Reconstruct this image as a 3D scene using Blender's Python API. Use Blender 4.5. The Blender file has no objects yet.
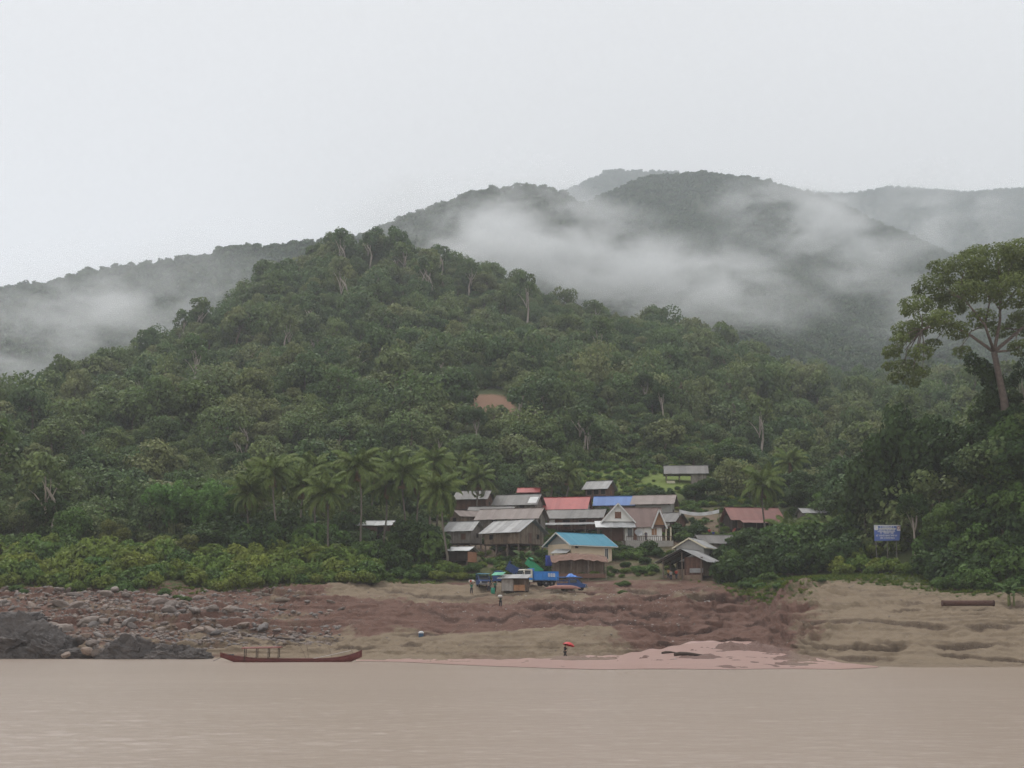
import bpy, bmesh, math, random
import numpy as np
from mathutils import Vector, Matrix, noise as mnoise
from mathutils.bvhtree import BVHTree

random.seed(7); RNG = np.random.default_rng(7)
scene = bpy.context.scene
COL = scene.collection
R = math.radians

# ------------------------------------------------------------------ camera
FPX, W_PX, H_PX, HORIZON, CAM_H = 1400.0, 1024, 768, 616.0, 5.0
PITCH = math.atan((HORIZON - H_PX / 2) / FPX)
CP, SP = math.cos(PITCH), math.sin(PITCH)
cam_d = bpy.data.cameras.new('camera'); cam = bpy.data.objects.new('camera', cam_d); COL.objects.link(cam)
cam.location = (0, 0, CAM_H); cam.rotation_euler = (R(90) + PITCH, 0, 0)
cam_d.sensor_width = 36; cam_d.lens = 36 * FPX / W_PX
cam_d.clip_start = 0.5; cam_d.clip_end = 20000
scene.camera = cam

# ------------------------------------------------------------------ world: overcast sky
SUN_EL, SUN_AZ = R(60), R(-25)
world = bpy.data.worlds.new('World'); scene.world = world; world.use_nodes = True
wn, wl = world.node_tree.nodes, world.node_tree.links
for n in list(wn): wn.remove(n)
wout = wn.new('ShaderNodeOutputWorld'); wbg = wn.new('ShaderNodeBackground')
sky = wn.new('ShaderNodeTexSky'); sky.sky_type = 'NISHITA'; sky.sun_disc = False
sky.sun_elevation = SUN_EL; sky.sun_rotation = SUN_AZ; sky.dust_density = 4.0; sky.altitude = 300
wtc = wn.new('ShaderNodeTexCoord'); wmap = wn.new('ShaderNodeMapping'); wmap.inputs['Scale'].default_value = (1, 1, 2.2)
wno = wn.new('ShaderNodeTexNoise'); wno.inputs['Scale'].default_value = 2.2; wno.inputs['Detail'].default_value = 4; wno.inputs['Roughness'].default_value = .45
wramp = wn.new('ShaderNodeValToRGB')
wramp.color_ramp.elements[0].position = .3; wramp.color_ramp.elements[0].color = (6.72, 6.74, 6.78, 1)
wramp.color_ramp.elements[1].position = .7; wramp.color_ramp.elements[1].color = (7.15, 7.16, 7.2, 1)
wmix = wn.new('ShaderNodeMixRGB'); wmix.inputs[0].default_value = .94
wl.new(wtc.outputs['Generated'], wmap.inputs[0]); wl.new(wmap.outputs[0], wno.inputs['Vector'])
wl.new(wno.outputs[0], wramp.inputs[0]); wl.new(sky.outputs[0], wmix.inputs[1]); wl.new(wramp.outputs[0], wmix.inputs[2])
wl.new(wmix.outputs[0], wbg.inputs[0]); wbg.inputs[1].default_value = 0.1; wl.new(wbg.outputs[0], wout.inputs[0])

sun_d = bpy.data.lights.new('sun', 'SUN'); sun = bpy.data.objects.new('sun', sun_d); COL.objects.link(sun)
sun_d.energy = 1.5; sun_d.angle = R(18); sun_d.color = (1, .97, .93)
sun.rotation_euler = (R(90) - SUN_EL, 0, R(205)); sun.location = (0, -60, 200)

vs = scene.view_settings
vs.view_transform = 'Standard'; vs.look = 'None'; vs.exposure = 0.42; vs.gamma = 1.0; vs.use_curve_mapping = False
cy = scene.cycles
cy.max_bounces = 6; cy.diffuse_bounces = 2; cy.glossy_bounces = 2; cy.transmission_bounces = 2
cy.volume_bounces = 2; cy.transparent_max_bounces = 8
cy.volume_step_rate = 1.0; cy.volume_max_steps = 128
cy.use_denoising = True; cy.denoising_prefilter = 'FAST'; cy.use_adaptive_sampling = True; cy.adaptive_threshold = .015
cy.caustics_reflective = False; cy.caustics_refractive = False

# ------------------------------------------------------------------ helpers
def P(px, row, Y):
    """point at world depth Y seen in picture column px, row row"""
    u = (px - W_PX / 2) / FPX; v = (H_PX / 2 - row) / FPX
    t = Y / (CP - v * SP)
    return Vector((u * t, Y, CAM_H + t * (v * CP + SP)))

def Pn(px, row, Y):
    u = (px - W_PX / 2) / FPX; v = (H_PX / 2 - row) / FPX
    t = Y / (CP - v * SP)
    return np.stack([u * t, Y + 0 * u, CAM_H + t * (v * CP + SP)], -1)

def project(p):
    d = Vector(p) - cam.location
    f = d.y * CP + d.z * SP; up = -d.y * SP + d.z * CP
    return (W_PX / 2 + FPX * d.x / f, H_PX / 2 - FPX * up / f)

def tag(o, label=None, cat=None, group=None, kind=None):
    if label: o['label'] = label
    if cat: o['category'] = cat
    if group: o['group'] = group
    if kind: o['kind'] = kind
    return o

def empty(name, loc=(0, 0, 0), rz=0, label=None, cat=None, group=None, link=True):
    o = bpy.data.objects.new(name, None); o.empty_display_size = .3
    if link: COL.objects.link(o)
    o.location = loc; o.rotation_euler = (0, 0, rz)
    return tag(o, label, cat, group)

def mesh_obj(name, me, mat, parent=None, link=True):
    if mat is not None and not me.materials:
        for m in (mat if isinstance(mat, (list, tuple)) else [mat]): me.materials.append(m)
    o = bpy.data.objects.new(name, me)
    if link: COL.objects.link(o)
    if parent: o.parent = parent
    return o

def np_mesh(name, verts, faces, tint=None, smooth=False, matidx=None, vattr=None):
    verts = np.asarray(verts, np.float32); faces = np.asarray(faces, np.int32)
    me = bpy.data.meshes.new(name); n, k = faces.shape
    me.vertices.add(len(verts)); me.vertices.foreach_set('co', verts.ravel())
    me.loops.add(n * k); me.loops.foreach_set('vertex_index', faces.ravel())
    me.polygons.add(n)
    me.polygons.foreach_set('loop_start', np.arange(0, n * k, k, dtype=np.int32))
    me.polygons.foreach_set('loop_total', np.full(n, k, np.int32))
    if smooth: me.polygons.foreach_set('use_smooth', np.ones(n, bool))
    if matidx is not None: me.polygons.foreach_set('material_index', np.asarray(matidx, np.int32))
    me.update(calc_edges=True)
    if tint is not None:
        a = me.attributes.new('tint', 'FLOAT', 'FACE'); a.data.foreach_set('value', np.asarray(tint, np.float32))
    for key, val in (vattr or {}).items():
        a = me.attributes.new(key, 'FLOAT', 'POINT'); a.data.foreach_set('value', np.asarray(val, np.float32))
    return me

class MB:
    """collects boxes, bars, tubes, quads; build() links them as one mesh"""
    def __init__(s): s.v = []; s.f = []; s.t = []
    def add(s, vs, fs, t=None):
        b = len(s.v); s.v += [tuple(v) for v in vs]
        if t is None: t = random.random()
        for f in fs: s.f.append([b + i for i in f]); s.t.append(t)
        return s
    def hexa(s, p, t=None):
        return s.add(p, [(0, 3, 2, 1), (4, 5, 6, 7), (0, 1, 5, 4), (1, 2, 6, 5), (2, 3, 7, 6), (3, 0, 4, 7)], t)
    def box(s, x0, x1, y0, y1, z0, z1, t=None):
        return s.hexa([(x0, y0, z0), (x1, y0, z0), (x1, y1, z0), (x0, y1, z0), (x0, y0, z1), (x1, y0, z1), (x1, y1, z1), (x0, y1, z1)], t)
    def bar(s, a, b, w=.1, h=None, t=None):
        a, b = Vector(a), Vector(b); h = h or w; d = (b - a).normalized()
        up = Vector((0, 0, 1)) if abs(d.z) < .95 else Vector((1, 0, 0))
        x = d.cross(up).normalized(); z = x.cross(d)
        o = [-x * w / 2 - z * h / 2, x * w / 2 - z * h / 2, x * w / 2 + z * h / 2, -x * w / 2 + z * h / 2]
        return s.hexa([a + q for q in o] + [b + q for q in o], t)
    def tube(s, path, rad, n=7, t=None, cap=True):
        path = [Vector(p) for p in path]; vs = []; fs = []
        for i, p in enumerate(path):
            d = (path[min(i + 1, len(path) - 1)] - path[max(i - 1, 0)]).normalized()
            up = Vector((0, 0, 1)) if abs(d.z) < .9 else Vector((1, 0, 0))
            x = d.cross(up).normalized(); y = x.cross(d)
            r = rad[i] if isinstance(rad, (list, tuple)) else rad
            for k in range(n):
                a = 2 * math.pi * k / n; vs.append(p + x * r * math.cos(a) + y * r * math.sin(a))
        for i in range(len(path) - 1):
            for k in range(n):
                fs.append((i * n + k, i * n + (k + 1) % n, (i + 1) * n + (k + 1) % n, (i + 1) * n + k))
        if cap:
            fs.append(tuple(range(n - 1, -1, -1))); fs.append(tuple((len(path) - 1) * n + k for k in range(n)))
        return s.add(vs, fs, t)
    def lathe(s, prof, n=16, t=None, axis='z', c=(0, 0, 0)):
        vs = []; fs = []
        for (r, h) in prof:
            for k in range(n):
                a = 2 * math.pi * k / n; q = (r * math.cos(a), r * math.sin(a), h)
                if axis == 'y': q = (q[0], q[2], q[1])
                if axis == 'x': q = (q[2], q[0], q[1])
                vs.append((q[0] + c[0], q[1] + c[1], q[2] + c[2]))
        for i in range(len(prof) - 1):
            for k in range(n): fs.append((i * n + k, i * n + (k + 1) % n, (i + 1) * n + (k + 1) % n, (i + 1) * n + k))
        fs.append(tuple(range(n))); fs.append(tuple((len(prof) - 1) * n + k for k in range(n)))
        return s.add(vs, fs, t)
    def mesh(s, name, smooth=False):
        me = bpy.data.meshes.new(name); me.from_pydata(s.v, [], s.f); me.update()
        a = me.attributes.new('tint', 'FLOAT', 'FACE'); a.data.foreach_set('value', np.asarray(s.t, np.float32))
        bm = bmesh.new(); bm.from_mesh(me); bmesh.ops.recalc_face_normals(bm, faces=bm.faces); bm.to_mesh(me); bm.free()
        if smooth: me.polygons.foreach_set('use_smooth', np.ones(len(me.polygons), bool))
        return me
    def build(s, name, mat, parent=None, smooth=False, bevel=0):
        o = mesh_obj(name, s.mesh(name, smooth), mat, parent)
        if bevel:
            m = o.modifiers.new('bevel', 'BEVEL'); m.width = bevel; m.segments = 2; m.limit_method = 'ANGLE'
        return o

def copy_tree(o, parent=None):
    c = o.copy(); COL.objects.link(c); c.parent = parent
    for ch in o.children: copy_tree(ch, c)
    return c

# numpy value-noise
_perm = RNG.permutation(512); _perm = np.concatenate([_perm, _perm, _perm]); _val = RNG.random(512)
def vnoise(x, y):
    xi = np.floor(x).astype(int); yi = np.floor(y).astype(int); fx = x - xi; fy = y - yi
    fx = fx * fx * fx * (fx * (fx * 6 - 15) + 10); fy = fy * fy * fy * (fy * (fy * 6 - 15) + 10)
    def h(a, b): return _val[_perm[(_perm[a % 512] + b) % 512]]
    return (h(xi, yi) * (1 - fx) + h(xi + 1, yi) * fx) * (1 - fy) + (h(xi, yi + 1) * (1 - fx) + h(xi + 1, yi + 1) * fx) * fy
def fbm(x, y, oct=4, gain=.5):
    s = 0; a = 1; tot = 0
    for i in range(oct):
        s = s + a * vnoise(x * 2 ** i + 17.3 * i, y * 2 ** i + 9.1 * i); tot += a; a *= gain
    return s / tot * 2 - 1
def ridged(x, y, oct=4):
    s = 0; a = 1; tot = 0
    for i in range(oct):
        s = s + a * (1 - np.abs(vnoise(x * 2 ** i + 5.3 * i, y * 2 ** i + 3.7 * i) * 2 - 1)); tot += a; a *= .5
    return s / tot

# ------------------------------------------------------------------ materials
MATS = {}
class NT:
    def __init__(s, name):
        s.m = bpy.data.materials.new(name); s.m.use_nodes = True
        s.n, s.l = s.m.node_tree.nodes, s.m.node_tree.links
        s.b = s.n['Principled BSDF']; s.out = s.n['Material Output']; MATS[name] = s.m
    def node(s, t, **k):
        n = s.n.new(t)
        for a, b in k.items():
            if hasattr(n, a): setattr(n, a, b)
            else: n.inputs[a].default_value = b
        return n
    def put(s, sock, x):
        if isinstance(x, bpy.types.NodeSocket): s.l.new(x, sock)
        else:
            if hasattr(sock.default_value, '__len__') and not hasattr(x, '__len__'): x = (x, x, x, 1)
            elif hasattr(x, '__len__') and len(x) == 3 and len(sock.default_value) == 4: x = (*x, 1)
            sock.default_value = x
    def math(s, op, a, b=0.0, clamp=False):
        n = s.n.new('ShaderNodeMath'); n.operation = op; n.use_clamp = clamp; s.put(n.inputs[0], a); s.put(n.inputs[1], b); return n.outputs[0]
    def mix(s, f, a, b, mode='MIX'):
        n = s.n.new('ShaderNodeMixRGB'); n.blend_type = mode; s.put(n.inputs[0], f); s.put(n.inputs[1], a); s.put(n.inputs[2], b); return n.outputs[0]
    def attr(s, name): n = s.n.new('ShaderNodeAttribute'); n.attribute_name = name; return n.outputs['Fac']
    def coord(s, kind='Object', scale=(1, 1, 1), rot=(0, 0, 0)):
        t = s.n.new('ShaderNodeTexCoord'); m = s.n.new('ShaderNodeMapping')
        m.inputs['Scale'].default_value = scale; m.inputs['Rotation'].default_value = rot
        s.l.new(t.outputs[kind], m.inputs[0]); return m.outputs[0]
    def pos(s, scale=(1, 1, 1)):
        t = s.n.new('ShaderNodeNewGeometry'); m = s.n.new('ShaderNodeMapping'); m.inputs['Scale'].default_value = scale
        s.l.new(t.outputs['Position'], m.inputs[0]); return m.outputs[0]
    def noise(s, vec, scale, detail=5, rough=.55):
        n = s.n.new('ShaderNodeTexNoise'); n.inputs['Scale'].default_value = scale; n.inputs['Detail'].default_value = detail
        n.inputs['Roughness'].default_value = rough; s.l.new(vec, n.inputs['Vector']); return n.outputs[0]
    def ramp(s, f, stops):
        n = s.n.new('ShaderNodeValToRGB'); cr = n.color_ramp
        while len(cr.elements) < len(stops): cr.elements.new(.5)
        for e, (p, c) in zip(cr.elements, stops): e.position = p; e.color = (*c, 1) if len(c) == 3 else c
        s.l.new(f, n.inputs[0]); return n.outputs[0]
    def rnge(s, f, a, b, c=0., d=1.):
        n = s.n.new('ShaderNodeMapRange'); s.l.new(f, n.inputs[0])
        for i, q in enumerate((a, b, c, d)): n.inputs[i + 1].default_value = q
        return n.outputs[0]
    def bump(s, h, strength=.4, dist=.05):
        n = s.n.new('ShaderNodeBump'); n.inputs['Strength'].default_value = strength; n.inputs['Distance'].default_value = dist
        s.l.new(h, n.inputs['Height']); s.l.new(n.outputs[0], s.b.inputs['Normal']); return n
    def done(s, col, rough=.8, spec=.3, metal=0):
        s.put(s.b.inputs['Base Color'], col); s.put(s.b.inputs['Roughness'], rough)
        s.put(s.b.inputs['Specular IOR Level'], spec); s.put(s.b.inputs['Metallic'], metal); return s.m

def sc(c, k): return tuple(min(1, q * k) for q in c)
def plain(name, c, rough=.7, spec=.3, var=.25, scale=3., metal=0):
    if name in MATS: return MATS[name]
    t = NT(name); n = t.noise(t.coord(), scale, 6, .6)
    ti = t.attr('tint')
    f = t.math('ADD', t.math('MULTIPLY', n, .7), t.math('MULTIPLY', ti, .3))
    col = t.ramp(f, [(.25, sc(c, 1 - var)), (.75, sc(c, 1 + var))])
    t.bump(n, .35, .04)
    return t.done(col, rough, spec, metal)
def weathered(name, c1, c2, stain, rough=.85, scale=1.2, grain=(14, 14, 1.2)):
    """plank or tin: tint per piece, streaks along z and blotchy stains"""
    if name in MATS: return MATS[name]
    t = NT(name); ti = t.attr('tint')
    st = t.noise(t.coord(scale=grain), 1.0, 5, .6); bl = t.noise(t.coord(), scale, 5, .65)
    col = t.mix(ti, c1, c2)
    col = t.mix(t.rnge(st, .35, .7, 0, .6), col, stain)
    col = t.mix(t.rnge(bl, .48, .75, 0, .75), col, stain)
    t.bump(st, .3, .02)
    return t.done(col, rough, .25)

def foliage(name, cols, trans=.25, lo=.65, hi=1.35, spec=.10):
    t = NT(name); oi = t.n.new('ShaderNodeObjectInfo')
    st = [(i / (len(cols) - 1), c) for i, c in enumerate(cols)]
    patch = t.noise(t.pos(), .03, 3, .5)
    fac = t.math('ADD', t.math('MULTIPLY', oi.outputs['Random'], .75), t.math('MULTIPLY', t.math('SUBTRACT', patch, .28), .55), True)
    base = t.ramp(fac, st)
    k = t.rnge(t.attr('tint'), 0, 1, lo, hi)
    vm = t.n.new('ShaderNodeVectorMath'); vm.operation = 'SCALE'; t.l.new(base, vm.inputs[0]); t.l.new(k, vm.inputs['Scale'])
    c = vm.outputs[0]
    t.done(c, .55, spec)
    tr = t.n.new('ShaderNodeBsdfTranslucent'); t.l.new(c, tr.inputs[0])
    mx = t.n.new('ShaderNodeMixShader'); mx.inputs[0].default_value = trans
    t.l.new(t.b.outputs[0], mx.inputs[1]); t.l.new(tr.outputs[0], mx.inputs[2]); t.l.new(mx.outputs[0], t.out.inputs[0])
    return t.m

# ------------------------------------------------------------------ ground: feature lines from the water's edge to the hill crest
# per picture column: (depth, row) of shore, toe, scarp top, bench, upper scarp, terrace edge, terrace back, village back, mid slope, crest
LINES = {
 -900: [(172,657.5),(176,648),(180,636),(189,615),(198,600),(207,588),(223,575),(265,525),(330,480),(420,440)],
 -200: [(172,657.5),(176,648),(180,636),(189,615),(198,600),(207,588),(223,575),(265,525),(330,480),(420,438)],
 0:    [(172,657.5),(176,648),(180,636),(189,615),(198,600),(207,588),(223,575),(270,524),(350,470),(450,423)],
 105:  [(171,658),(175,648),(180,637),(189,617),(199,600),(208,589),(223,576),(280,522),(390,440),(520,382)],
 210:  [(171,658),(175,650),(180,639),(189,620),(199,602),(209,588),(223,577),(290,517),(430,403),(590,325)],
 300:  [(169,658.5),(173,651),(178,642),(187,628),(199,604),(210,587),(224,576),(300,509),(440,386),(630,268)],
 380:  [(160,660.5),(168,653),(176,640),(184,625),(196,604),(211,588),(226,580),(300,507),(450,377),(650,250)],
 470:  [(150,663.5),(164,656),(177,633),(185,628),(197,606),(210,593),(226,583),(300,507),(450,381),(650,276)],
 560:  [(137,668.4),(163,655),(176,629),(185,627),(197,607),(210,593),(226,582),(300,505),(450,388),(650,316)],
 640:  [(136,668.6),(168,652),(176,635),(185,626),(197,608),(210,595),(226,580),(300,503),(440,398),(640,324)],
 690:  [(136,668.6),(176,643),(180,634),(187,627),(198,607),(210,593),(226,579),(300,500),(430,408),(620,338)],
 740:  [(136,668.6),(180,641),(184,634),(194,622),(204,610),(212,597),(226,582),(300,500),(420,428),(600,356)],
 770:  [(138,668),(173,646),(178,638),(186,622),(194,606),(206,592),(222,580),(295,505),(420,436),(600,372)],
 788:  [(141,667),(161,653),(168,641),(176,622),(186,600),(198,590),(218,578),(290,508),(430,444),(650,384)],
 850:  [(142,666),(153,657),(160,643),(170,620),(178,606),(196,590),(214,575),(280,505),(450,448),(720,390)],
 900:  [(140,667),(150,656),(158,641),(167,622),(176,605),(194,590),(208,574),(240,515),(320,474),(750,392)],
 960:  [(140,667),(150,657),(157,644),(166,624),(176,604),(190,590),(198,580),(218,500),(300,478),(750,396)],
 1010: [(140,667),(148,660),(156,645),(166,625),(176,606),(185,592),(190,578),(206,420),(300,450),(750,400)],
 1060: [(140,667),(148,660),(156,645),(166,625),(176,606),(184,590),(188,575),(204,415),(300,440),(750,400)],
 1250: [(140,667),(148,660),(156,645),(166,625),(176,606),(184,592),(190,576),(215,430),(300,430),(750,400)],
 1700: [(140,667),(148,660),(156,645),(166,625),(176,606),(184,592),(190,576),(215,440),(300,430),(750,400)],
}
# sandiness of the soil (1 tan sand, 0 red earth) and grass cover at the same lines
SAND = {
 -900: [.4,.4,.4,.35,.3,.3,.3], 0: [.4,.4,.4,.35,.3,.3,.3], 210: [.6,.6,.5,.35,.3,.3,.3],
 300: [.9,1,.95,.4,.3,.35,.3], 380: [.9,1,1,.05,.15,.9,.35], 470: [.6,1,1,.02,.1,.95,.4],
 560: [.5,1,1,.02,.02,.75,.4], 610: [.4,.8,.6,.0,.0,.4,.4], 640: [.3,.35,.1,0,0,.3,.4], 690: [.3,.3,.1,0,.05,.4,.4], 740: [.1,0,0,0,.1,.3,.3],
 768: [.1,0,0,0,.05,.3,.2], 784: [.4,.35,.3,.3,.3,.4,.3], 802: [.7,.75,.75,.55,.55,.7,.3], 850: [.8,.9,.9,.7,.85,.95,.5],
 900: [.9,1,1,.9,1,1,.5], 960: [.9,1,1,.9,1,.8,.4], 1700: [.8,.95,.9,.7,.95,.6,.3]}
GRASS = {
 -900: [0,0,0,.1,.2,.6,1], 210: [0,0,0,.1,.2,.5,1], 300: [0,0,0,0,.1,.4,1], 380: [0,0,0,0,0,.15,.8], 440: [0,0,0,0,0,.1,.6], 470: [0,0,0,0,0,0,.15],
 600: [0,0,0,0,0,0,.1], 640: [0,0,0,0,0,.1,.25], 700: [0,0,0,0,0,.2,.5], 740: [0,0,0,0,.1,.55,.9], 775: [0,0,0,.1,.5,.7,.9], 805: [0,0,0,.2,.5,.45,.9], 830: [0,0,0,.05,.2,.2,.9],
 850: [0,0,0,0,.15,.1,.9], 900: [0,0,0,0,.1,.4,1], 960: [0,0,0,0,.05,.7,1], 1700: [0,0,0,0,.05,.7,1]}
def table(tab, px, k, comp=None):
    xs = sorted(tab); ys = [tab[x][k] if comp is None else tab[x][k][comp] for x in xs]
    acc = 0
    for d in (-10, -5, 0, 5, 10): acc = acc + np.interp(px + d, xs, ys)
    return acc / 5

def grid_faces(nr, nc):
    i = np.arange(nr - 1)[:, None] * nc + np.arange(nc - 1)[None]
    return np.stack([i, i + 1, i + nc + 1, i + nc], -1).reshape(-1, 4)

def sstep(a, b, x): t = np.clip((x - a) / (b - a), 0, 1); return t * t * (3 - 2 * t)

# river bank -----------------------------------------------------------------
bank_px = np.concatenate([np.linspace(-900, -120, 60, endpoint=False), np.arange(-120, 1150, 1.6), np.linspace(1150, 1700, 50)])
def bank_surface(px, noise_on=True):
    subs = [6, 60, 52, 40, 56, 52, 40]      # under water + between the lines
    rowsY, rowsR, sand, grass, vcoord = [], [], [], [], []
    L = [(table(LINES, px, k, 0), table(LINES, px, k, 1)) for k in range(7)]
    S = [table(SAND, px, k) for k in range(7)]; G = [table(GRASS, px, k) for k in range(7)]
    pts = [Pn(px, r, y) for (y, r) in L]
    pts[0][:, 2] = np.where((px > 430) & (px < 880), -.02, -.05)
    under = pts[0].copy(); under[:, 1] -= 45; under[:, 2] = -4.5; under[:, 0] *= (pts[0][:, 1] - 45) / pts[0][:, 1]
    allp = [under] + pts; S = [S[0]] + S; G = [G[0]] + G
    V, SA, GR, VC = [], [], [], []
    for k in range(7):
        n = subs[k]; ts = np.arange(n) / n
        if k == 6: ts = np.arange(n + 1) / n
        for t in ts:
            V.append(allp[k] * (1 - t) + allp[k + 1] * t); SA.append(S[k] * (1 - t) + S[k + 1] * t)
            GR.append(G[k] * (1 - t) + G[k + 1] * t); VC.append(np.full(len(px), k - 1 + t))
    V, SA, GR, VC = map(np.array, (V, SA, GR, VC))
    # smooth across the lines
    for _ in range(3): V[1:-1, :, 2] = (V[:-2, :, 2] + V[1:-1, :, 2] * 2 + V[2:, :, 2]) / 4
    return V, SA, GR, VC
V, SA, GR, VC = bank_surface(bank_px)
X, Y, Z = V[..., 0].copy(), V[..., 1].copy(), V[..., 2]
PX2 = np.broadcast_to(bank_px[None], X.shape)
fade = sstep(0.05, .8, VC) * (1 - sstep(5.6, 6.0, VC))
delta = sstep(440, 520, PX2) * (1 - sstep(800, 860, PX2)) * (1 - sstep(.85, 1.05, VC)) * sstep(-.4, .05, VC)
er = ridged(X / 7, Y / 5) - .55
ridge_x = fbm(X / 2.2, Y / 9, 3)
calm = (1 - .55 * sstep(370, 420, PX2) * (1 - sstep(590, 640, PX2)) * (1 - sstep(2.3, 2.6, VC))) * (1 - .62 * sstep(800, 840, PX2))
Z += fade * calm * (1.1 * fbm(X / 11, Y / 8, 4) + .9 * er + .3 * ridge_x)
# broken, stepped scarps: quantise the height a little with a wandering level
lev = Z + .7 * fbm(X / 14, Y / 20, 3) + .55 * fbm(X / 4.5, Y / 9, 3); step = 1.15 + 0 * X
q = np.floor(lev / step); fr = lev / step - q
zone = np.maximum.reduce([np.exp(-((VC - c_) / w_) ** 2) for c_, w_ in ((1.35, .35), (2.9, .4), (4.3, .5))])
edge = np.exp(-((PX2 - 795) / 34) ** 2) * sstep(1., 2., VC) * (1 - sstep(5.2, 5.8, VC))
zone = np.maximum(zone, edge)
scarp = np.maximum(sstep(-.25, .15, fbm(X / 10 + 40, Y / 8, 3)), edge) * np.clip(zone * 1.2, .1, 1) * (1 - .6 * sstep(350, 420, PX2) * (1 - sstep(600, 660, PX2)))
Z += fade * .95 * (sstep(.45, .56, fr) - fr) * step * scarp * (1 - .5 * sstep(820, 860, PX2))
lev2 = Z + .35 * fbm(X / 5 + 3, Y / 7, 3); s2 = .5; f2 = lev2 / s2 - np.floor(lev2 / s2)
Z += fade * .8 * (sstep(.4, .62, f2) - f2) * s2 * sstep(-.1, .3, fbm(X / 6 + 7, Y / 5 + 3, 3))
crumb = np.maximum(0, ridged(X / 1.7, Y / 1.5, 3) - .55) * sstep(.0, .35, fbm(X / 6 + 11, Y / 4, 3))
Z += fade * 1.1 * crumb * (1 + 1.2 * edge) * (1 - .8 * sstep(820, 860, PX2)) + .9 * edge * fbm(X / 2.4, Y / 2.6, 4)
cutface_shade = np.zeros_like(Z)  # mask for the shade painted just below each cut edge
# distinct cut edges: (from column, to column, line, drop)
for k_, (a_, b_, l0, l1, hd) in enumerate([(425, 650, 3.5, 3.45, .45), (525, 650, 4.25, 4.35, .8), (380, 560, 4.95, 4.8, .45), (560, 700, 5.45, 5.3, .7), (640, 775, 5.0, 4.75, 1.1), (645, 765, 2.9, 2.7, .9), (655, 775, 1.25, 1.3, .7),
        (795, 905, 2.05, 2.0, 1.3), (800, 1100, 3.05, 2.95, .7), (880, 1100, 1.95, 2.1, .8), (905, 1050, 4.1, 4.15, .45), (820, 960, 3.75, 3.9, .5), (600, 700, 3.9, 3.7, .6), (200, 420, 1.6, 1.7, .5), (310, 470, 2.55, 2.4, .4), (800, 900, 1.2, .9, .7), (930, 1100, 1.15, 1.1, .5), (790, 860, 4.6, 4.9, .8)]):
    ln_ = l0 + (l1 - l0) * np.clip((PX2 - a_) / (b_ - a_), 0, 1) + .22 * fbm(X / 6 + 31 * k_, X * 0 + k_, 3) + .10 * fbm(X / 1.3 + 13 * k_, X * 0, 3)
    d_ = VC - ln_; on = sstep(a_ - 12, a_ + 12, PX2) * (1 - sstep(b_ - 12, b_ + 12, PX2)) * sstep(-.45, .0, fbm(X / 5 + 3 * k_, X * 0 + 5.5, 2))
    cutface_shade = np.maximum(cutface_shade, on * np.exp(-((d_ + .04) / .045) ** 2))
    Z -= on * hd * np.where(d_ < 0, np.exp(d_ / .38), 0) * sstep(-.0, -.05, d_)
smooth_sand = sstep(370, 420, PX2) * (1 - sstep(590, 640, PX2)) * sstep(.9, 1.2, VC) * (1 - sstep(2.2, 2.5, VC))
# rill fans on the sand slope and in the creek-side scarps
rill = np.abs(fbm(X / 2.2 - (Y * .5), Y / 14, 3))
Z -= fade * .45 * rill * sstep(1, 1.6, VC) * (1 - sstep(2.2, 3, VC))
Z -= fade * .5 * np.abs(fbm(X / 1.1, Y / 6 + 9, 3)) * sstep(3.1, 3.6, VC) * (1 - sstep(4.2, 5, VC))
# hummock with grass left of the right bank, gully of the creek
Z += 1.6 * np.exp(-((X - 39) / 4.5) ** 2 - ((Y - 188) / 5) ** 2)
# mud bars in the pink creek delta
bars = fbm(X / 6.5, Y / 7, 4) + .45 * fbm(X / 1.3, Y / 2.2, 3)
creek_base = Z.copy()
Z += delta * (.5 * bars - .20 + .30 * np.exp(-((PX2 - 715) / 75) ** 2 - ((VC - .62) / .2) ** 2) + .2 * fbm(X / 2.5, Y / 3, 3))
Z += fade * .10 * fbm(X * 1.3, Y * 1.3, 3) + .03 * fbm(X * 4, Y * 4, 2) * fade
SA2 = np.clip(SA + .35 * fbm(X / 5, Y / 3.5, 4) * (1 - delta * .7), 0, 1)
wet = np.clip(sstep(.35, -.2, Z) + delta * .8, 0, 1)
V[..., 2] = Z
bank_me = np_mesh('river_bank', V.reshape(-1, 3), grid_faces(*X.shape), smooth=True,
                  vattr={'sand': SA2.ravel(), 'grass': GR.ravel(), 'wet': wet.ravel(), 'cutface_shade': cutface_shade.ravel(), 'silt': (delta * .8).ravel(),
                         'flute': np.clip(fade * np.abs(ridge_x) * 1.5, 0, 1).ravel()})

t = NT('bank_soil'); ps = t.pos()
sand_f = t.attr('sand'); n1 = t.noise(ps, .45, 7, .62); n2 = t.noise(ps, 3.2, 8, .72)
lay = t.noise(t.pos(scale=(.22, .22, 1.6)), 1.0, 6, .65)
f = t.math('ADD', sand_f, t.math('MULTIPLY', t.math('SUBTRACT', n1, .5), .9))
f = t.math('ADD', f, t.math('MULTIPLY', t.math('SUBTRACT', lay, .5), .4))
f = t.rnge(f, .38, .62)
red = t.mix(n2, (.124, .068, .051), (.218, .124, .094)); red = t.mix(t.rnge(n1, .48, .70, 0, .8), red, (.115, .066, .05))
tan = t.mix(n2, (.205, .155, .104), (.318, .245, .170)); tan = t.mix(t.rnge(lay, .50, .70, 0, .7), tan, (.155, .115, .08))
col = t.mix(f, red, tan)
gn = t.noise(ps, .9, 6, .7); gf = t.rnge(t.math('ADD', t.attr('grass'), t.math('MULTIPLY', t.math('SUBTRACT', gn, .5), 1.6)), .45, .75)
col = t.mix(gf, col, t.mix(n2, (.05, .075, .02), (.10, .125, .035)))
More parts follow.
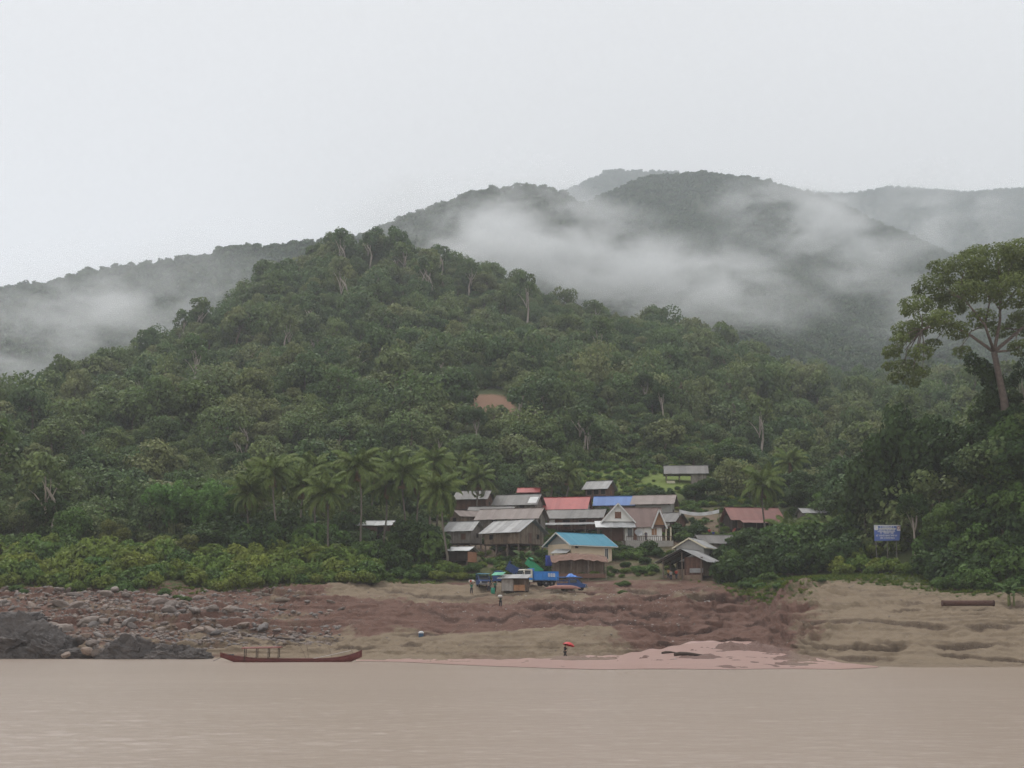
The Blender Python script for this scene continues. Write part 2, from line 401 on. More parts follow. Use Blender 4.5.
col = t.mix(t.math('MULTIPLY', t.attr('cutface_shade'), t.rnge(n2, .3, .6, .35, .95)), col, t.mix(f, (.062, .036, .029), (.105, .075, .055)))  # shade of the cut faces painted into the soil colour
wetf = t.attr('wet'); col = t.mix(t.math('MULTIPLY', wetf, .55), col, t.mix(1., col, (.6, .52, .5), 'MULTIPLY')); col = t.mix(t.math('MULTIPLY', t.attr('silt'), t.rnge(n1, .35, .65, .2, .85)), col, (.27, .165, .138))
peb = t.n.new('ShaderNodeTexVoronoi'); peb.inputs['Scale'].default_value = 2.6; t.l.new(ps, peb.inputs['Vector'])
pf = t.math('MULTIPLY', t.math('LESS_THAN', peb.outputs['Distance'], .17), t.math('GREATER_THAN', n1, .5))
col = t.mix(t.math('MULTIPLY', pf, .6), col, t.mix(n2, (.16, .11, .09), (.46, .40, .34)))
hb = t.math('ADD', t.math('MULTIPLY', n2, .9), t.math('MULTIPLY', lay, 1.)); t.bump(hb, 1., .35)
t.done(col, t.rnge(wetf, 0, 1, .95, .55), .25)
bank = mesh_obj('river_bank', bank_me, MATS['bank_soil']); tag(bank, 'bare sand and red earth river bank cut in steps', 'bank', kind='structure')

# pink silty creek ------------------------------------------------------------
cpx = np.arange(356, 880, 3.0); sel = []
V2, _, _, VC2 = bank_surface(cpx); nz = 58
CV = []
for j, p in enumerate(cpx):
    z = V2[:, j, 2]; y = V2[:, j, 1]; x = V2[:, j, 0]; vc = VC2[:, j]
    left = sstep(356, 430, np.array(p)); top = np.interp(p, [356, 430, 560, 640, 690, 775, 800, 850, 880], [.12, .5, .72, .95, 1.1, 1.05, .8, .35, .05]) * (1 + .07 * math.sin(p * .11) + .05 * math.sin(p * .31 + 1))
    yf = np.interp(p, [356, 400, 470, 540, 600, 840, 880], [160.5, 156, 147, 138, 135.5, 136, 140.5]) + .8 * math.sin(p * .05)
    vv = np.linspace(0, top, 40); yy = np.interp(vv, vc, y); zz = np.interp(vv, vc, z); xx = np.interp(vv, vc, x)
    yy = np.concatenate([np.linspace(yf, yy[0], 8, endpoint=False), yy]); xx = np.concatenate([xx[0] * np.linspace(yf, yy[8], 8, endpoint=False) / yy[8], xx])
    zz = np.concatenate([np.full(8, .012), np.maximum(zz, .012)])
    CV.append(np.stack([xx, yy, zz], -1))
CV = np.array(CV).transpose(1, 0, 2)
CV[..., 2] += .02
creek_me = np_mesh('creek', CV.reshape(-1, 3), grid_faces(*CV.shape[:2]), smooth=True)
t = NT('pink_silt_water'); ps = t.pos(scale=(.25, .5, 1)); n = t.noise(ps, 1.2, 5, .6)
col = t.mix(n, (.33, .195, .162), (.44, .28, .236)); t.bump(t.noise(t.pos(scale=(1, 2, 1)), 3, 3, .5), .25, .05)
t.done(col, .32, .3)
tag(mesh_obj('creek', creek_me, MATS['pink_silt_water']), 'pink silty creek water fanning out into the river', 'creek', kind='structure')

# river -----------------------------------------------------------------------
rpx = np.concatenate([np.linspace(-14000, -80, 30, endpoint=False), np.arange(-80, 1104, 2.2), np.linspace(1104, 15000, 30)])
rrow = np.arange(798, 653.6, -.5); ry = np.concatenate([np.linspace(-240, 36, 8), CAM_H * FPX * 1.0137 / (rrow - HORIZON)])
gx = (rpx[None] - 512) / FPX * 1.0137 * np.maximum(ry, 36)[:, None]; gx = np.clip(gx, -900, 900) + 0 * gx; gy = np.broadcast_to(ry[:, None], gx.shape)
wamp = (.62 + .45 * sstep(-.35, .5, fbm(gx / 16, gy / 24, 3))) * (1 - .85 * sstep(112, 132, gy)) * (np.abs(gx) < .45 * np.maximum(gy, 1)) * (gy > 37)
gz_ = .8 * wamp * (.046 * fbm(gx / 1.5, gy / .9, 3) + .036 * fbm(gx / .7 + 9, gy / .5, 2) + .03 * fbm(gx / 7, gy / 6, 2)); gz_ = np.minimum(gz_, np.where(gy > 130, .008, 1))
gz_arr = gz_; gxyz = np.stack([gx, gy, gz_arr], -1)
river_me = np_mesh('river', gxyz.reshape(-1, 3), grid_faces(*gx.shape), smooth=True)
t = NT('muddy_river_water'); n = t.noise(t.pos(scale=(.02, .06, 1)), 1, 7, .65)
w1 = t.noise(t.pos(scale=(.7, 1.0, 1)), 1.0, 5, .65); w2 = t.noise(t.pos(scale=(3., 4.5, 1)), 1.0, 3, .6)
w3 = t.noise(t.pos(scale=(.09, .22, 1)), 1.0, 3, .5)
hh = t.math('ADD', t.math('MULTIPLY', w1, 1.0), t.math('ADD', t.math('MULTIPLY', w2, .16), t.math('MULTIPLY', w3, .9)))
t.bump(hh, .7, .12)
t.done(t.mix(n, (.335, .260, .208), (.40, .318, .26)), .27, .40)
tag(mesh_obj('river', river_me, MATS['muddy_river_water']), 'broad muddy brown river with fine ripples', 'river', kind='structure')

# near hill -------------------------------------------------------------------
hill_px = np.concatenate([np.linspace(-900, -150, 40, endpoint=False), np.arange(-150, 1180, 7.0), np.linspace(1180, 1700, 40)])
hp = [Pn(hill_px, table(LINES, hill_px, k, 1), table(LINES, hill_px, k, 0)) for k in range(6, 10)]
back = hp[-1].copy(); back[:, 1] += 220; back[:, 0] *= back[:, 1] / (back[:, 1] - 220); back[:, 2] *= .45
hp.append(back)
HV, HC = [], []
for k, n in enumerate((34, 44, 56, 30)):
    for tt in (np.arange(n) / n if k < 3 else np.arange(n + 1) / n):
        HV.append(hp[k] * (1 - tt) + hp[k + 1] * tt); HC.append(np.full(len(hill_px), 6 + k + tt))
HV, HC = np.array(HV), np.array(HC)
for _ in range(10): HV[2:-1, :, 2] = (HV[1:-2, :, 2] + HV[2:-1, :, 2] * 2 + HV[3:, :, 2]) / 4
hf = sstep(7.0, 7.6, HC)
HV[..., 2] += hf * (9 * fbm(HV[..., 0] / 95, HV[..., 1] / 120, 3) + 5 * (ridged(HV[..., 0] / 70, HV[..., 1] / 190, 2) - .6)) * (1 - .6 * sstep(8.6, 9, HC))
HPX = np.broadcast_to(hill_px[None], HC.shape)
def blob(px, py, c, s): return np.exp(-((px - c[0]) / s[0]) ** 2 - ((py - c[1]) / s[1]) ** 2)
# where the soil is bare / grassy, by place on the slope
proj = np.stack([W_PX / 2 + FPX * HV[..., 0] / (HV[..., 1] * CP + (HV[..., 2] - CAM_H) * SP),
                 H_PX / 2 - FPX * (-HV[..., 1] * SP + (HV[..., 2] - CAM_H) * CP) / (HV[..., 1] * CP + (HV[..., 2] - CAM_H) * SP)], -1)
cutv = np.maximum(blob(proj[..., 0], proj[..., 1], (488, 403), (25, 9)), .8 * blob(proj[..., 0], proj[..., 1], (505, 408), (12, 8))) * (HC < 9)
meadow = np.maximum(blob(proj[..., 0], proj[..., 1], (680, 442), (48, 24)), blob(proj[..., 0], proj[..., 1], (640, 475), (66, 20))) * (HC < 9)
vil = (1 - sstep(6.7, 7.1, HC)) * sstep(400, 450, HPX) * (1 - sstep(720, 800, HPX))
hill_me = np_mesh('hill', HV.reshape(-1, 3), grid_faces(*HC.shape), smooth=True,
                  vattr={'cut': cutv.ravel(), 'meadow': meadow.ravel(), 'yard': vil.ravel()})
t = NT('hill_ground'); ps = t.pos(); n1 = t.noise(ps, .12, 6, .6); n2 = t.noise(ps, 1.3, 5, .6)
col = t.mix(n1, (.035, .05, .018), (.075, .085, .03)); col = t.mix(t.rnge(n2, .5, .8, 0, .5), col, (.10, .085, .045))
col = t.mix(t.rnge(t.attr('meadow'), .12, .5), col, t.mix(n2, (.11, .155, .035), (.17, .21, .06)))
col = t.mix(t.rnge(t.math('ADD', t.attr('cut'), t.math('MULTIPLY', t.math('SUBTRACT', n2, .5), .4)), .3, .5), col, t.mix(n2, (.19, .105, .07), (.28, .175, .12)))
col = t.mix(t.rnge(t.math('ADD', t.attr('yard'), t.math('MULTIPLY', t.math('SUBTRACT', n1, .5), 1.)), .4, .8), col, t.mix(t.rnge(n1, .4, .6), t.mix(n2, (.12, .085, .06), (.20, .145, .105)), t.mix(n2, (.05, .06, .022), (.095, .10, .04))))
t.bump(n2, .6, .3); t.done(col, .95, .15)
tag(mesh_obj('hill', hill_me, MATS['hill_ground']), 'steep green hill behind the village', 'hill', kind='structure')

BV_BANK = BVHTree.FromPolygons([tuple(v) for v in V.reshape(-1, 3)], [tuple(f) for f in grid_faces(*X.shape).tolist()])
BV_HILL = BVHTree.FromPolygons([tuple(v) for v in HV.reshape(-1, 3)], [tuple(f) for f in grid_faces(*HC.shape).tolist()])
def gz(x, y):
    best = None
    for b in (BV_BANK, BV_HILL):
        h = b.ray_cast(Vector((x, y, 900)), Vector((0, 0, -1)))[0]
        if h is not None and (best is None or h.z > best): best = h.z
    return best if best is not None else 0.
def G(px, Y):
    """ground point in picture column px at depth Y"""
    z = 10.
    for _ in range(4):
        x = (px - W_PX / 2) / FPX * (Y * CP + (z - CAM_H) * SP); z = gz(x, Y)
    return Vector((x, Y, z))

# far mountains ----------------------------------------------------------------
def mountain(name, label, crest, Yc, Yf, foot_row, amp, back_dy, px0, px1, dpx, mid=.55, seed=0):
    px = np.arange(px0, px1, dpx); xs = [c[0] for c in crest]
    cr = np.interp(px, xs, [c[1] for c in crest]) + 3 * fbm(px / 40 + seed, px * 0 + seed, 3)
    yc = np.interp(px, xs, [c[2] if len(c) > 2 else Yc for c in crest])
    a = Pn(px, np.interp(px, [px0, px1], [foot_row, foot_row]) + 0 * px, np.full(len(px), float(Yf))); c = Pn(px, cr, yc)
    b = c.copy(); b[:, 1] += back_dy; b[:, 0] *= b[:, 1] / yc; b[:, 2] *= .5
    VV, KC = [], []
    for k, (p, q_, n) in enumerate(((a, c, 90), (c, b, 20))):
        for tt in (np.arange(n) / n if k == 0 else np.arange(n + 1) / n):
            VV.append(p * (1 - tt) + q_ * tt); KC.append(np.full(len(px), k + tt))
    VV, KC = np.array(VV), np.array(KC)
    for _ in range(6): VV[2:-1, :, 2] = (VV[1:-2, :, 2] + VV[2:-1, :, 2] * 2 + VV[3:, :, 2]) / 4
    m = np.minimum(KC, 1); env = np.sin(np.pi * np.clip(m, 0, 1)) ** .7 * (KC < 1)
    VV[..., 2] += amp * env * (1.2 * (ridged(VV[..., 0] / (amp * 5) + seed, VV[..., 1] / (amp * 9), 4) - .62) + .5 * fbm(VV[..., 0] / (amp * 3) + seed, VV[..., 1] / (amp * 3), 3))
    me = np_mesh(name, VV.reshape(-1, 3), grid_faces(*KC.shape), smooth=True)
    o = mesh_obj(name, me, MATS['hill_ground_far']); tag(o, label, 'mountain', kind='structure')
    return VV, KC
t = NT('hill_ground_far'); ps = t.pos(); n1 = t.noise(ps, .02, 6, .6); t.bump(t.noise(ps, .12, 4, .6), .8, 4)
t.done(t.mix(n1, (.03, .045, .018), (.06, .075, .028)), .95, .1)
MT1 = mountain('mountain', 'forested ridge rising from the misty valley behind the near hill',
   [(-700, 320), (-200, 298), (0, 286), (60, 278), (110, 265), (170, 255), (210, 247), (250, 242), (300, 239), (370, 231), (420, 208), (460, 194), (520, 184), (560, 187), (600, 215), (680, 260), (780, 300), (900, 330), (1700, 350)],
   1350, 760, 470, 55, 500, -500, 1500, 9, seed=3)
MT2 = mountain('mountain', 'dark rounded peak above the drifting mist',
   [(-200, 420), (380, 300), (500, 240), (560, 212), (610, 192), (650, 177), (700, 171), (760, 176), (820, 187), (850, 204), (880, 222), (920, 245), (980, 268), (1060, 290), (1700, 330)],
   2200, 1000, 450, 80, 500, 300, 1500, 9, seed=8)
MT3 = mountain('mountain', 'pale distant ridge on the skyline',
   [(-200, 320), (450, 230), (530, 196), (570, 186), (610, 169), (660, 166), (720, 169), (780, 178), (830, 186), (870, 188), (900, 186), (960, 191), (1024, 185), (1200, 200), (1700, 250)],
   4300, 2400, 430, 150, 700, 300, 1300, 7, seed=14)

# ------------------------------------------------------------------ vegetation makers
FOL_FOREST = foliage('forest_leaf', [(.044, .074, .028), (.064, .102, .034), (.098, .122, .040), (.050, .084, .032), (.080, .118, .040), (.130, .142, .058), (.058, .094, .036), (.104, .134, .048), (.155, .162, .075)], lo=.8, hi=2.0)
FOL_FAR = foliage('far_forest_leaf', [(.040, .078, .032), (.058, .098, .038), (.072, .108, .042), (.046, .084, .036), (.082, .114, .046)], trans=.15, lo=.55, hi=1.7)
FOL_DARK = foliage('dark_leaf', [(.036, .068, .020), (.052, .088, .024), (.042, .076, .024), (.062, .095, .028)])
FOL_BUSH = foliage('bush_leaf', [(.17, .215, .038), (.125, .195, .042), (.20, .23, .046), (.105, .175, .038), (.185, .215, .038)], trans=.3)
FOL_BRIGHT = foliage('bright_leaf', [(.085, .16, .036), (.105, .165, .042), (.07, .135, .035)], trans=.3)
FOL_RAIN = foliage('spreading_tree_leaf', [(.125, .165, .046), (.14, .175, .05)], trans=.3)
FOL_BAMBOO = foliage('bamboo_leaf', [(.12, .23, .065), (.135, .24, .065), (.11, .21, .06)], trans=.3)
FOL_PALM = foliage('palm_leaf', [(.115, .165, .044), (.14, .18, .05), (.095, .145, .04)], trans=.2)
FOL_BANANA = foliage('banana_leaf', [(.085, .135, .045), (.075, .13, .04)], trans=.3)
FOL_YELLOW = foliage('yellow_green_leaf', [(.13, .135, .035), (.12, .14, .04)], trans=.3)
BARK = plain('bark', (.16, .125, .095), .9, .15, .4, 4)
BARK_PALE = plain('pale_bark', (.36, .31, .26), .85, .2, .3, 3)
BARK_RED = plain('reddish_bark', (.15, .118, .098), .85, .2, .35, 2.5)
PALM_BARK = plain('palm_bark', (.17, .145, .12), .9, .15, .4, 6)

def leaf_cloud(lobes, n, size, seed, up=.35, ratio=1.5, inner=.5, droop=0.):
    g = np.random.default_rng(seed); L = np.array(lobes, float)
    w = (L[:, 3] * L[:, 4] * L[:, 5]) ** .67; idx = g.choice(len(L), n, p=w / w.sum())
    d = g.normal(size=(n, 3)); d /= np.linalg.norm(d, axis=1)[:, None]
    flip = (d[:, 2] < -.15) & (g.random(n) < .55); d[flip, 2] *= -1
    r = inner + (1.06 - inner) * g.random(n) ** .55
    # sub-clumps: quantise directions loosely to make twiggy tufts
    tuft = g.normal(size=(len(L), 26, 3)); tuft /= np.linalg.norm(tuft, axis=2)[..., None]
    tt = tuft[idx, g.integers(0, 26, n)]; m = g.random(n) < .6
    d2 = tt + g.normal(size=(n, 3)) * .2; d2 /= np.linalg.norm(d2, axis=1)[:, None]
    d[m] = d2[m]; r[m] = .72 + .38 * g.random(m.sum())
    c = L[idx, :3] + d * L[idx, 3:] * r[:, None]
    c[:, 2] -= droop * g.random(n)
    nrm = d * .9 + g.normal(size=(n, 3)) * .55 + np.array([0, 0, up]); nrm /= np.linalg.norm(nrm, axis=1)[:, None]
    a = np.cross(nrm, g.normal(size=(n, 3))); a /= np.linalg.norm(a, axis=1)[:, None]; b = np.cross(nrm, a)
    s = size * (.65 + .7 * g.random(n))[:, None]
    a = a * s * ratio * .5; b = b * s * .5
    verts = np.stack([c - a, c - a * .1 + b, c + a, c - a * .1 - b], 1).reshape(-1, 3)
    faces = np.arange(4 * n).reshape(n, 4)
    lt = g.random(len(L)) * .5
    tint = np.clip(lt[idx] + .5 * g.random(n) + .12 * (d[:, 2]), 0, 1)
    return verts, faces, tint

def limb_path(a, b, g, sag=.15, n=5):
    a, b = np.array(a, float), np.array(b, float); out = []
    L = np.linalg.norm(b - a); off = g.normal(size=3) * L * .07
    for i in range(n):
        t = i / (n - 1); p = a * (1 - t) + b * t + off * math.sin(math.pi * t); p[2] += sag * L * math.sin(math.pi * t) * .6
        out.append(tuple(p))
    return out

def broadleaf(seed, H=9., Rc=4., nl=11, nleaf=1300, leaf=.55, mat=None, bark=None, flat=.8, trunk_r=.2, open_=.0, first=.42):
    g = np.random.default_rng(seed); lobes = []
    for i in range(nl):
        a = 2.4 * i + g.random(); rr = Rc * (.15 + .62 * math.sqrt((i + .3) / nl)); zz = H - Rc * flat * (.35 + 1.25 * (rr / Rc) ** 1.6 * (.5 + g.random())) + g.normal() * .35
        lr = Rc * (.30 + .16 * g.random()) * (1 - open_)
        lobes.append((rr * math.cos(a), rr * math.sin(a), zz, lr * (1 + .2 * g.random()), lr * (1 + .2 * g.random()), lr * (.72 + .2 * g.random())))
    v, f, ti = leaf_cloud(lobes, nleaf, leaf, seed)
    crown = np_mesh('crown', v, f, ti); crown.materials.append(mat)
    mb = MB(); top = (g.normal() * .3, g.normal() * .3, H * .62)
    mb.tube(limb_path((0, 0, -.6), top, g, 0, 5), [trunk_r * 1.5, trunk_r * 1.1, trunk_r, trunk_r * .85, trunk_r * .6], 7)
    for lb in lobes[::2]:
        t0 = first + .3 * g.random(); st = (top[0] * t0, top[1] * t0, H * .62 * min(1, t0 + .25))
        mb.tube(limb_path(st, (lb[0] * .92, lb[1] * .92, lb[2]), g, .2, 4), [trunk_r * .5, trunk_r * .36, trunk_r * .25, trunk_r * .1], 5)
    trunk = mb.mesh('trunk', True); trunk.materials.append(bark)
    return crown, trunk

def shrub(seed, Rc=1.7, H=1.9, nl=8, nleaf=850, leaf=.24, mat=None):
    g = np.random.default_rng(seed); lobes = []
    for i in range(nl):
        a = 2.4 * i + g.random(); rr = Rc * .66 * math.sqrt((i + .2) / nl); lr = Rc * (.36 + .18 * g.random())
        lobes.append((rr * math.cos(a), rr * math.sin(a), H * (.78 - .4 * (rr / Rc)) * (.75 + .4 * g.random()), lr, lr, lr * .85))
    v, f, ti = leaf_cloud(lobes, nleaf, leaf, seed, ratio=1.9)
    me = np_mesh('leaves', v, f, ti); me.materials.append(mat)
    mb = MB()
    for lb in lobes: mb.tube(limb_path((g.normal() * .12, g.normal() * .12, -.3), lb[:3], g, .05, 4), [.05, .04, .03, .012], 5)
    st = mb.mesh('stems', True); st.materials.append(BARK)
    return me, st

def joined(crown, trunk, name):
    """crown and trunk as one mesh for the uncountable forest"""
    bm = bmesh.new(); bm.from_mesh(trunk); n0 = len(bm.faces); bm.from_mesh(crown); bm.faces.ensure_lookup_table()
    for i in range(n0, len(bm.faces)): bm.faces[i].material_index = 1
    me = bpy.data.meshes.new(name); bm.to_mesh(me); bm.free()
    me.materials.append(trunk.materials[0]); me.materials.append(crown.materials[0]); return me

def scatter(name, pts, scales, meshes, label, cat, seed=0, zs=(.9, 1.15)):
    """one uncountable mass: geometry nodes put the given plant meshes on the points"""
    col = bpy.data.collections.new(name + '_kinds')
    for i, m in enumerate(meshes): col.objects.link(bpy.data.objects.new('kind', m))
    me = bpy.data.meshes.new(name); me.vertices.add(len(pts)); me.vertices.foreach_set('co', np.asarray(pts, np.float32).ravel())
    a = me.attributes.new('sz', 'FLOAT', 'POINT'); a.data.foreach_set('value', np.asarray(scales, np.float32))
    o = mesh_obj(name, me, None)
    ng = bpy.data.node_groups.new(name, 'GeometryNodeTree')
    ng.interface.new_socket('Geometry', in_out='INPUT', socket_type='NodeSocketGeometry')
    ng.interface.new_socket('Geometry', in_out='OUTPUT', socket_type='NodeSocketGeometry')
    N, L = ng.nodes, ng.links
    gi = N.new('NodeGroupInput'); go = N.new('NodeGroupOutput'); ip = N.new('GeometryNodeInstanceOnPoints')
    ci = N.new('GeometryNodeCollectionInfo'); ci.inputs['Collection'].default_value = col
    ci.inputs['Separate Children'].default_value = True; ci.inputs['Reset Children'].default_value = True
    ri = N.new('FunctionNodeRandomValue'); ri.data_type = 'INT'; ri.inputs[4].default_value = 0; ri.inputs[5].default_value = len(meshes) - 1; ri.inputs['Seed'].default_value = seed
    rr = N.new('FunctionNodeRandomValue'); rr.data_type = 'FLOAT_VECTOR'; rr.inputs[0].default_value = (-.06, -.06, 0); rr.inputs[1].default_value = (.06, .06, 6.283); rr.inputs['Seed'].default_value = seed + 1
    rz = N.new('FunctionNodeRandomValue'); rz.data_type = 'FLOAT_VECTOR'; rz.inputs[0].default_value = (.9, .9, zs[0]); rz.inputs[1].default_value = (1.1, 1.1, zs[1]); rz.inputs['Seed'].default_value = seed + 2
    na = N.new('GeometryNodeInputNamedAttribute'); na.data_type = 'FLOAT'; na.inputs[0].default_value = 'sz'
    vm = N.new('ShaderNodeVectorMath'); vm.operation = 'SCALE'; L.new(rz.outputs[0], vm.inputs[0]); L.new(na.outputs[0], vm.inputs['Scale'])
    ip.inputs['Pick Instance'].default_value = True
    L.new(gi.outputs[0], ip.inputs['Points']); L.new(ci.outputs[0], ip.inputs['Instance']); L.new(ri.outputs[2], ip.inputs['Instance Index'])
    L.new(rr.outputs[0], ip.inputs['Rotation']); L.new(vm.outputs[0], ip.inputs['Scale']); L.new(ip.outputs[0], go.inputs[0])
    md = o.modifiers.new('scatter', 'NODES'); md.node_group = ng
    tag(o, label, cat, kind='stuff'); return o

def surf_points(VV, KC, n, k0, k1, seed, mind, px_rng=(-60, 1090), keep=None):
    """random points on a lofted surface between two of its lines, at least mind apart"""
    g = np.random.default_rng(seed); nr, nc = KC.shape
    a = np.linalg.norm(np.cross(VV[1:, :-1] - VV[:-1, :-1], VV[:-1, 1:] - VV[:-1, :-1]), axis=2)
    kc = KC[:-1, :-1]; cx = W_PX / 2 + FPX * VV[:-1, :-1, 0] / (VV[:-1, :-1, 1] * CP + (VV[:-1, :-1, 2] - CAM_H) * SP)
    a = a * ((kc >= k0) & (kc < k1) & (cx > px_rng[0]) & (cx < px_rng[1]))
    ii = g.choice(a.size, n, p=(a / a.sum()).ravel()); i, j = ii // (nc - 1), ii % (nc - 1)
    u, w = g.random(n)[:, None], g.random(n)[:, None]
    p = (VV[i, j] * (1 - u) + VV[i, j + 1] * u) * (1 - w) + (VV[i + 1, j] * (1 - u) + VV[i + 1, j + 1] * u) * w
    cell = {}; out = []
    for q in p:
        key = (int(q[0] // mind), int(q[1] // mind)); ok = True
        for dx in (-1, 0, 1):
            for dy in (-1, 0, 1):
                for r_ in cell.get((key[0] + dx, key[1] + dy), ()):
                    if (r_[0] - q[0]) ** 2 + (r_[1] - q[1]) ** 2 < mind * mind: ok = False
        if ok and (keep is None or keep(q)): cell.setdefault(key, []).append(q); out.append(q)
    return np.array(out)

def put_tree(name, protos, loc, s, rz, label, cat, group=None, sz=1.0, parts=('crown', 'trunk')):
    e = empty(name, loc, rz, label, cat, group); e.scale = (s, s, s * sz)
    for nm, m in zip(parts, protos): mesh_obj(nm, m, None, e)
    return e

# far forests: one mass on each mountain
far_kinds = [joined(*broadleaf(300 + i, 7.5, 4.6, 9, 260, 1.3, FOL_FAR, BARK, flat=1.25, trunk_r=.25), 'far_tree') for i in range(5)]
for i, (MT, n, mind, k0, s0) in enumerate(((MT1, 26000, 6., .12, .95), (MT2, 34000, 7., .14, 1.0), (MT3, 22000, 12., .45, 1.5))):
    p = surf_points(MT[0], MT[1], n, k0, 1.12, 50 + i, mind) - [0, 0, 1.2]
    scatter('forest', p, s0 * (.75 + .6 * np.random.default_rng(i).random(len(p)) ** 1.5), far_kinds,
            ('dense forest covering the ridge behind the near hill', 'dense forest covering the dark rounded peak', 'hazy forest on the distant skyline ridge')[i], 'forest', seed=10 * i)

# near hill forest
hill_kinds = [broadleaf(400 + i, 7.2 + 1.3 * (i % 3), 3.9 + .6 * (i % 4), 14 + i % 5, 2600, .40, FOL_FOREST, BARK, flat=.85 + .3 * (i % 3)) for i in range(12)]
hill_kinds += [broadleaf(430 + i, 10.5, 3.6, 9, 700, .45, FOL_FOREST, BARK_PALE, trunk_r=.24, open_=.15, first=.25) for i in range(1)]
def on_slope(q):
    pr = project(q); px, py = pr
    if 458 < px < 520 and 388 < py < 438: return False
    if q[1] < 335 and 570 < px < 730: return False
    if 600 < px < 730 and 424 < py < 500: return random.random() < .04
    if blob(px, py, (690, 448), (34, 17)) > .42 or blob(px, py, (636, 476), (60, 16)) > .45: return random.random() < .12
    if q[1] < 300 and 405 < px < 840: return False            # the village
    if q[1] < 335 and 570 < px < 730: return False
    return True
hpts = surf_points(HV, HC, 16000, 6.45, 9.06, 77, 6.0, keep=on_slope)
order = np.argsort(hpts[:, 1]); hpts = hpts[order]
g = np.random.default_rng(5)
vis = np.array([(-8 < project(q)[0] < 1032) for q in hpts])
near_idx = [i for i in range(len(hpts)) if vis[i]][:285]
rest = np.ones(len(hpts), bool); rest[near_idx] = False
for i in near_idx:
    k = int(g.integers(0, len(hill_kinds))); q = hpts[i]
    pr = project(q)
    right = pr[0] > 840
    zone = 'broadleaf tree in the forest foot ' + ('behind the outer half of the bank thicket' if pr[0] < 150 else 'behind the bamboo clumps' if pr[0] < 240 else 'behind the coconut palm row' if pr[0] < 430 else
            'just above the upper village roofs' if pr[0] < 580 else 'above the green meadow slope' if pr[0] < 730 else 'on the slope above the dull red roof' if pr[0] < 850 else 'on the wooded slope above the sign board')
    put_tree('broadleaf_tree', hill_kinds[k], q, .6 + .9 * g.random() ** 1.7, g.random() * 6.28,
             zone, 'tree', 'trees at the foot of the near hill', .9 + .25 * g.random())
scatter('hillside_forest', hpts[rest], .6 + 1.15 * g.random(rest.sum()) ** 2.2, [joined(*k, 'hill_tree') for k in hill_kinds],
        'dense broadleaf forest covering the near hill', 'forest', 3, (.85, 1.45))
und_kinds = [joined(*shrub(500 + i, 1.9, 2.1, 8, 420, .42, FOL_FOREST), 'undergrowth') for i in range(4)]
upts = surf_points(HV, HC, 12000, 6.35, 8.6, 91, 2.2, keep=lambda q: not (q[1] < 335 and 425 < project(q)[0] < 800) and not (462 < project(q)[0] < 518 and 390 < project(q)[1] < 424 and random.random() < .9))
scatter('undergrowth', upts, .7 + .6 * g.random(len(upts)), und_kinds, 'low green undergrowth between the hillside trees', 'undergrowth', 21)

# ------------------------------------------------------------------ village houses
PLANK = weathered('weathered_planks', (.175, .125, .09), (.34, .25, .185), (.075, .06, .05))
PLANK_GREY = weathered('grey_planks', (.19, .165, .145), (.33, .29, .255), (.10, .085, .075))
PLANK_RED = weathered('reddish_planks', (.14, .075, .055), (.22, .125, .09), (.07, .045, .038))
POST = plain('house_post', (.17, .135, .11), .9, .15, .4)
DARKWOOD = plain('dark_wood', (.055, .042, .034), .9, .15, .4)
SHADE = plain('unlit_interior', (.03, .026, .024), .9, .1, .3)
GLASS = plain('dark_pane', (.035, .04, .045), .2, .5, .2)
WHITE_P = plain('white_plaster', (.80, .78, .73), .85, .2, .08, 1.5)
CREAM_P = plain('cream_plaster', (.74, .60, .44), .85, .2, .08, 1.2)
GREY_P = plain('grey_plaster', (.36, .35, .33), .9, .2, .15, 1.5)
TRIM = plain('white_trim', (.68, .67, .64), .7, .3, .1)
TRIM_CREAM = plain('cream_trim', (.62, .56, .42), .7, .3, .12)
SHUTTER = plain('brown_shutter', (.20, .09, .05), .6, .3, .25)
ORANGE_W = plain('orange_wood', (.36, .19, .10), .6, .3, .25)
BRICK = plain('rough_brick', (.36, .18, .11), .9, .15, .35, 6)
CONCRETE = plain('concrete', (.34, .32, .29), .9, .2, .2, 2)
def roofmat(name, c1, c2, stain, rough=.55, amt=.6):
    t = NT(name); ti = t.attr('tint'); bl = t.noise(t.coord(), .8, 6, .65); st = t.noise(t.coord(scale=(9, 1.2, 1.2)), 1., 4, .6)
    col = t.mix(ti, c1, c2); col = t.mix(t.rnge(bl, .45, .75, 0, amt), col, stain); col = t.mix(t.rnge(st, .5, .8, 0, .35), col, stain)
    wv = t.n.new('ShaderNodeTexWave'); wv.bands_direction = 'X'; wv.inputs['Scale'].default_value = 1.6; t.l.new(t.coord(), wv.inputs['Vector'])
    t.bump(wv.outputs['Fac'], .6, .03); return t.done(col, rough, .4)
TIN = roofmat('grey_tin_roof', (.25, .25, .25), (.40, .40, .395), (.16, .14, .125))
TIN_DARK = roofmat('dark_tin_roof', (.115, .11, .105), (.18, .17, .16), (.09, .072, .06))
TIN_BROWN = roofmat('rusted_brown_roof', (.165, .125, .108), (.23, .18, .16), (.115, .075, .06))
TIN_WHITE = roofmat('bright_tin_roof', (.52, .53, .53), (.68, .68, .67), (.30, .28, .26), amt=.4)
RED_R = roofmat('red_roof', (.34, .062, .058), (.42, .085, .078), (.27, .07, .065), amt=.4)
RED_DULL = roofmat('dull_red_roof', (.24, .095, .08), (.30, .125, .105), (.17, .085, .072), amt=.5)
BLUE_R = roofmat('teal_blue_roof', (.04, .22, .32), (.055, .26, .36), (.06, .20, .27), amt=.3)
BLUE_D = roofmat('blue_roof', (.05, .13, .36), (.07, .17, .42), (.07, .13, .30), amt=.3)
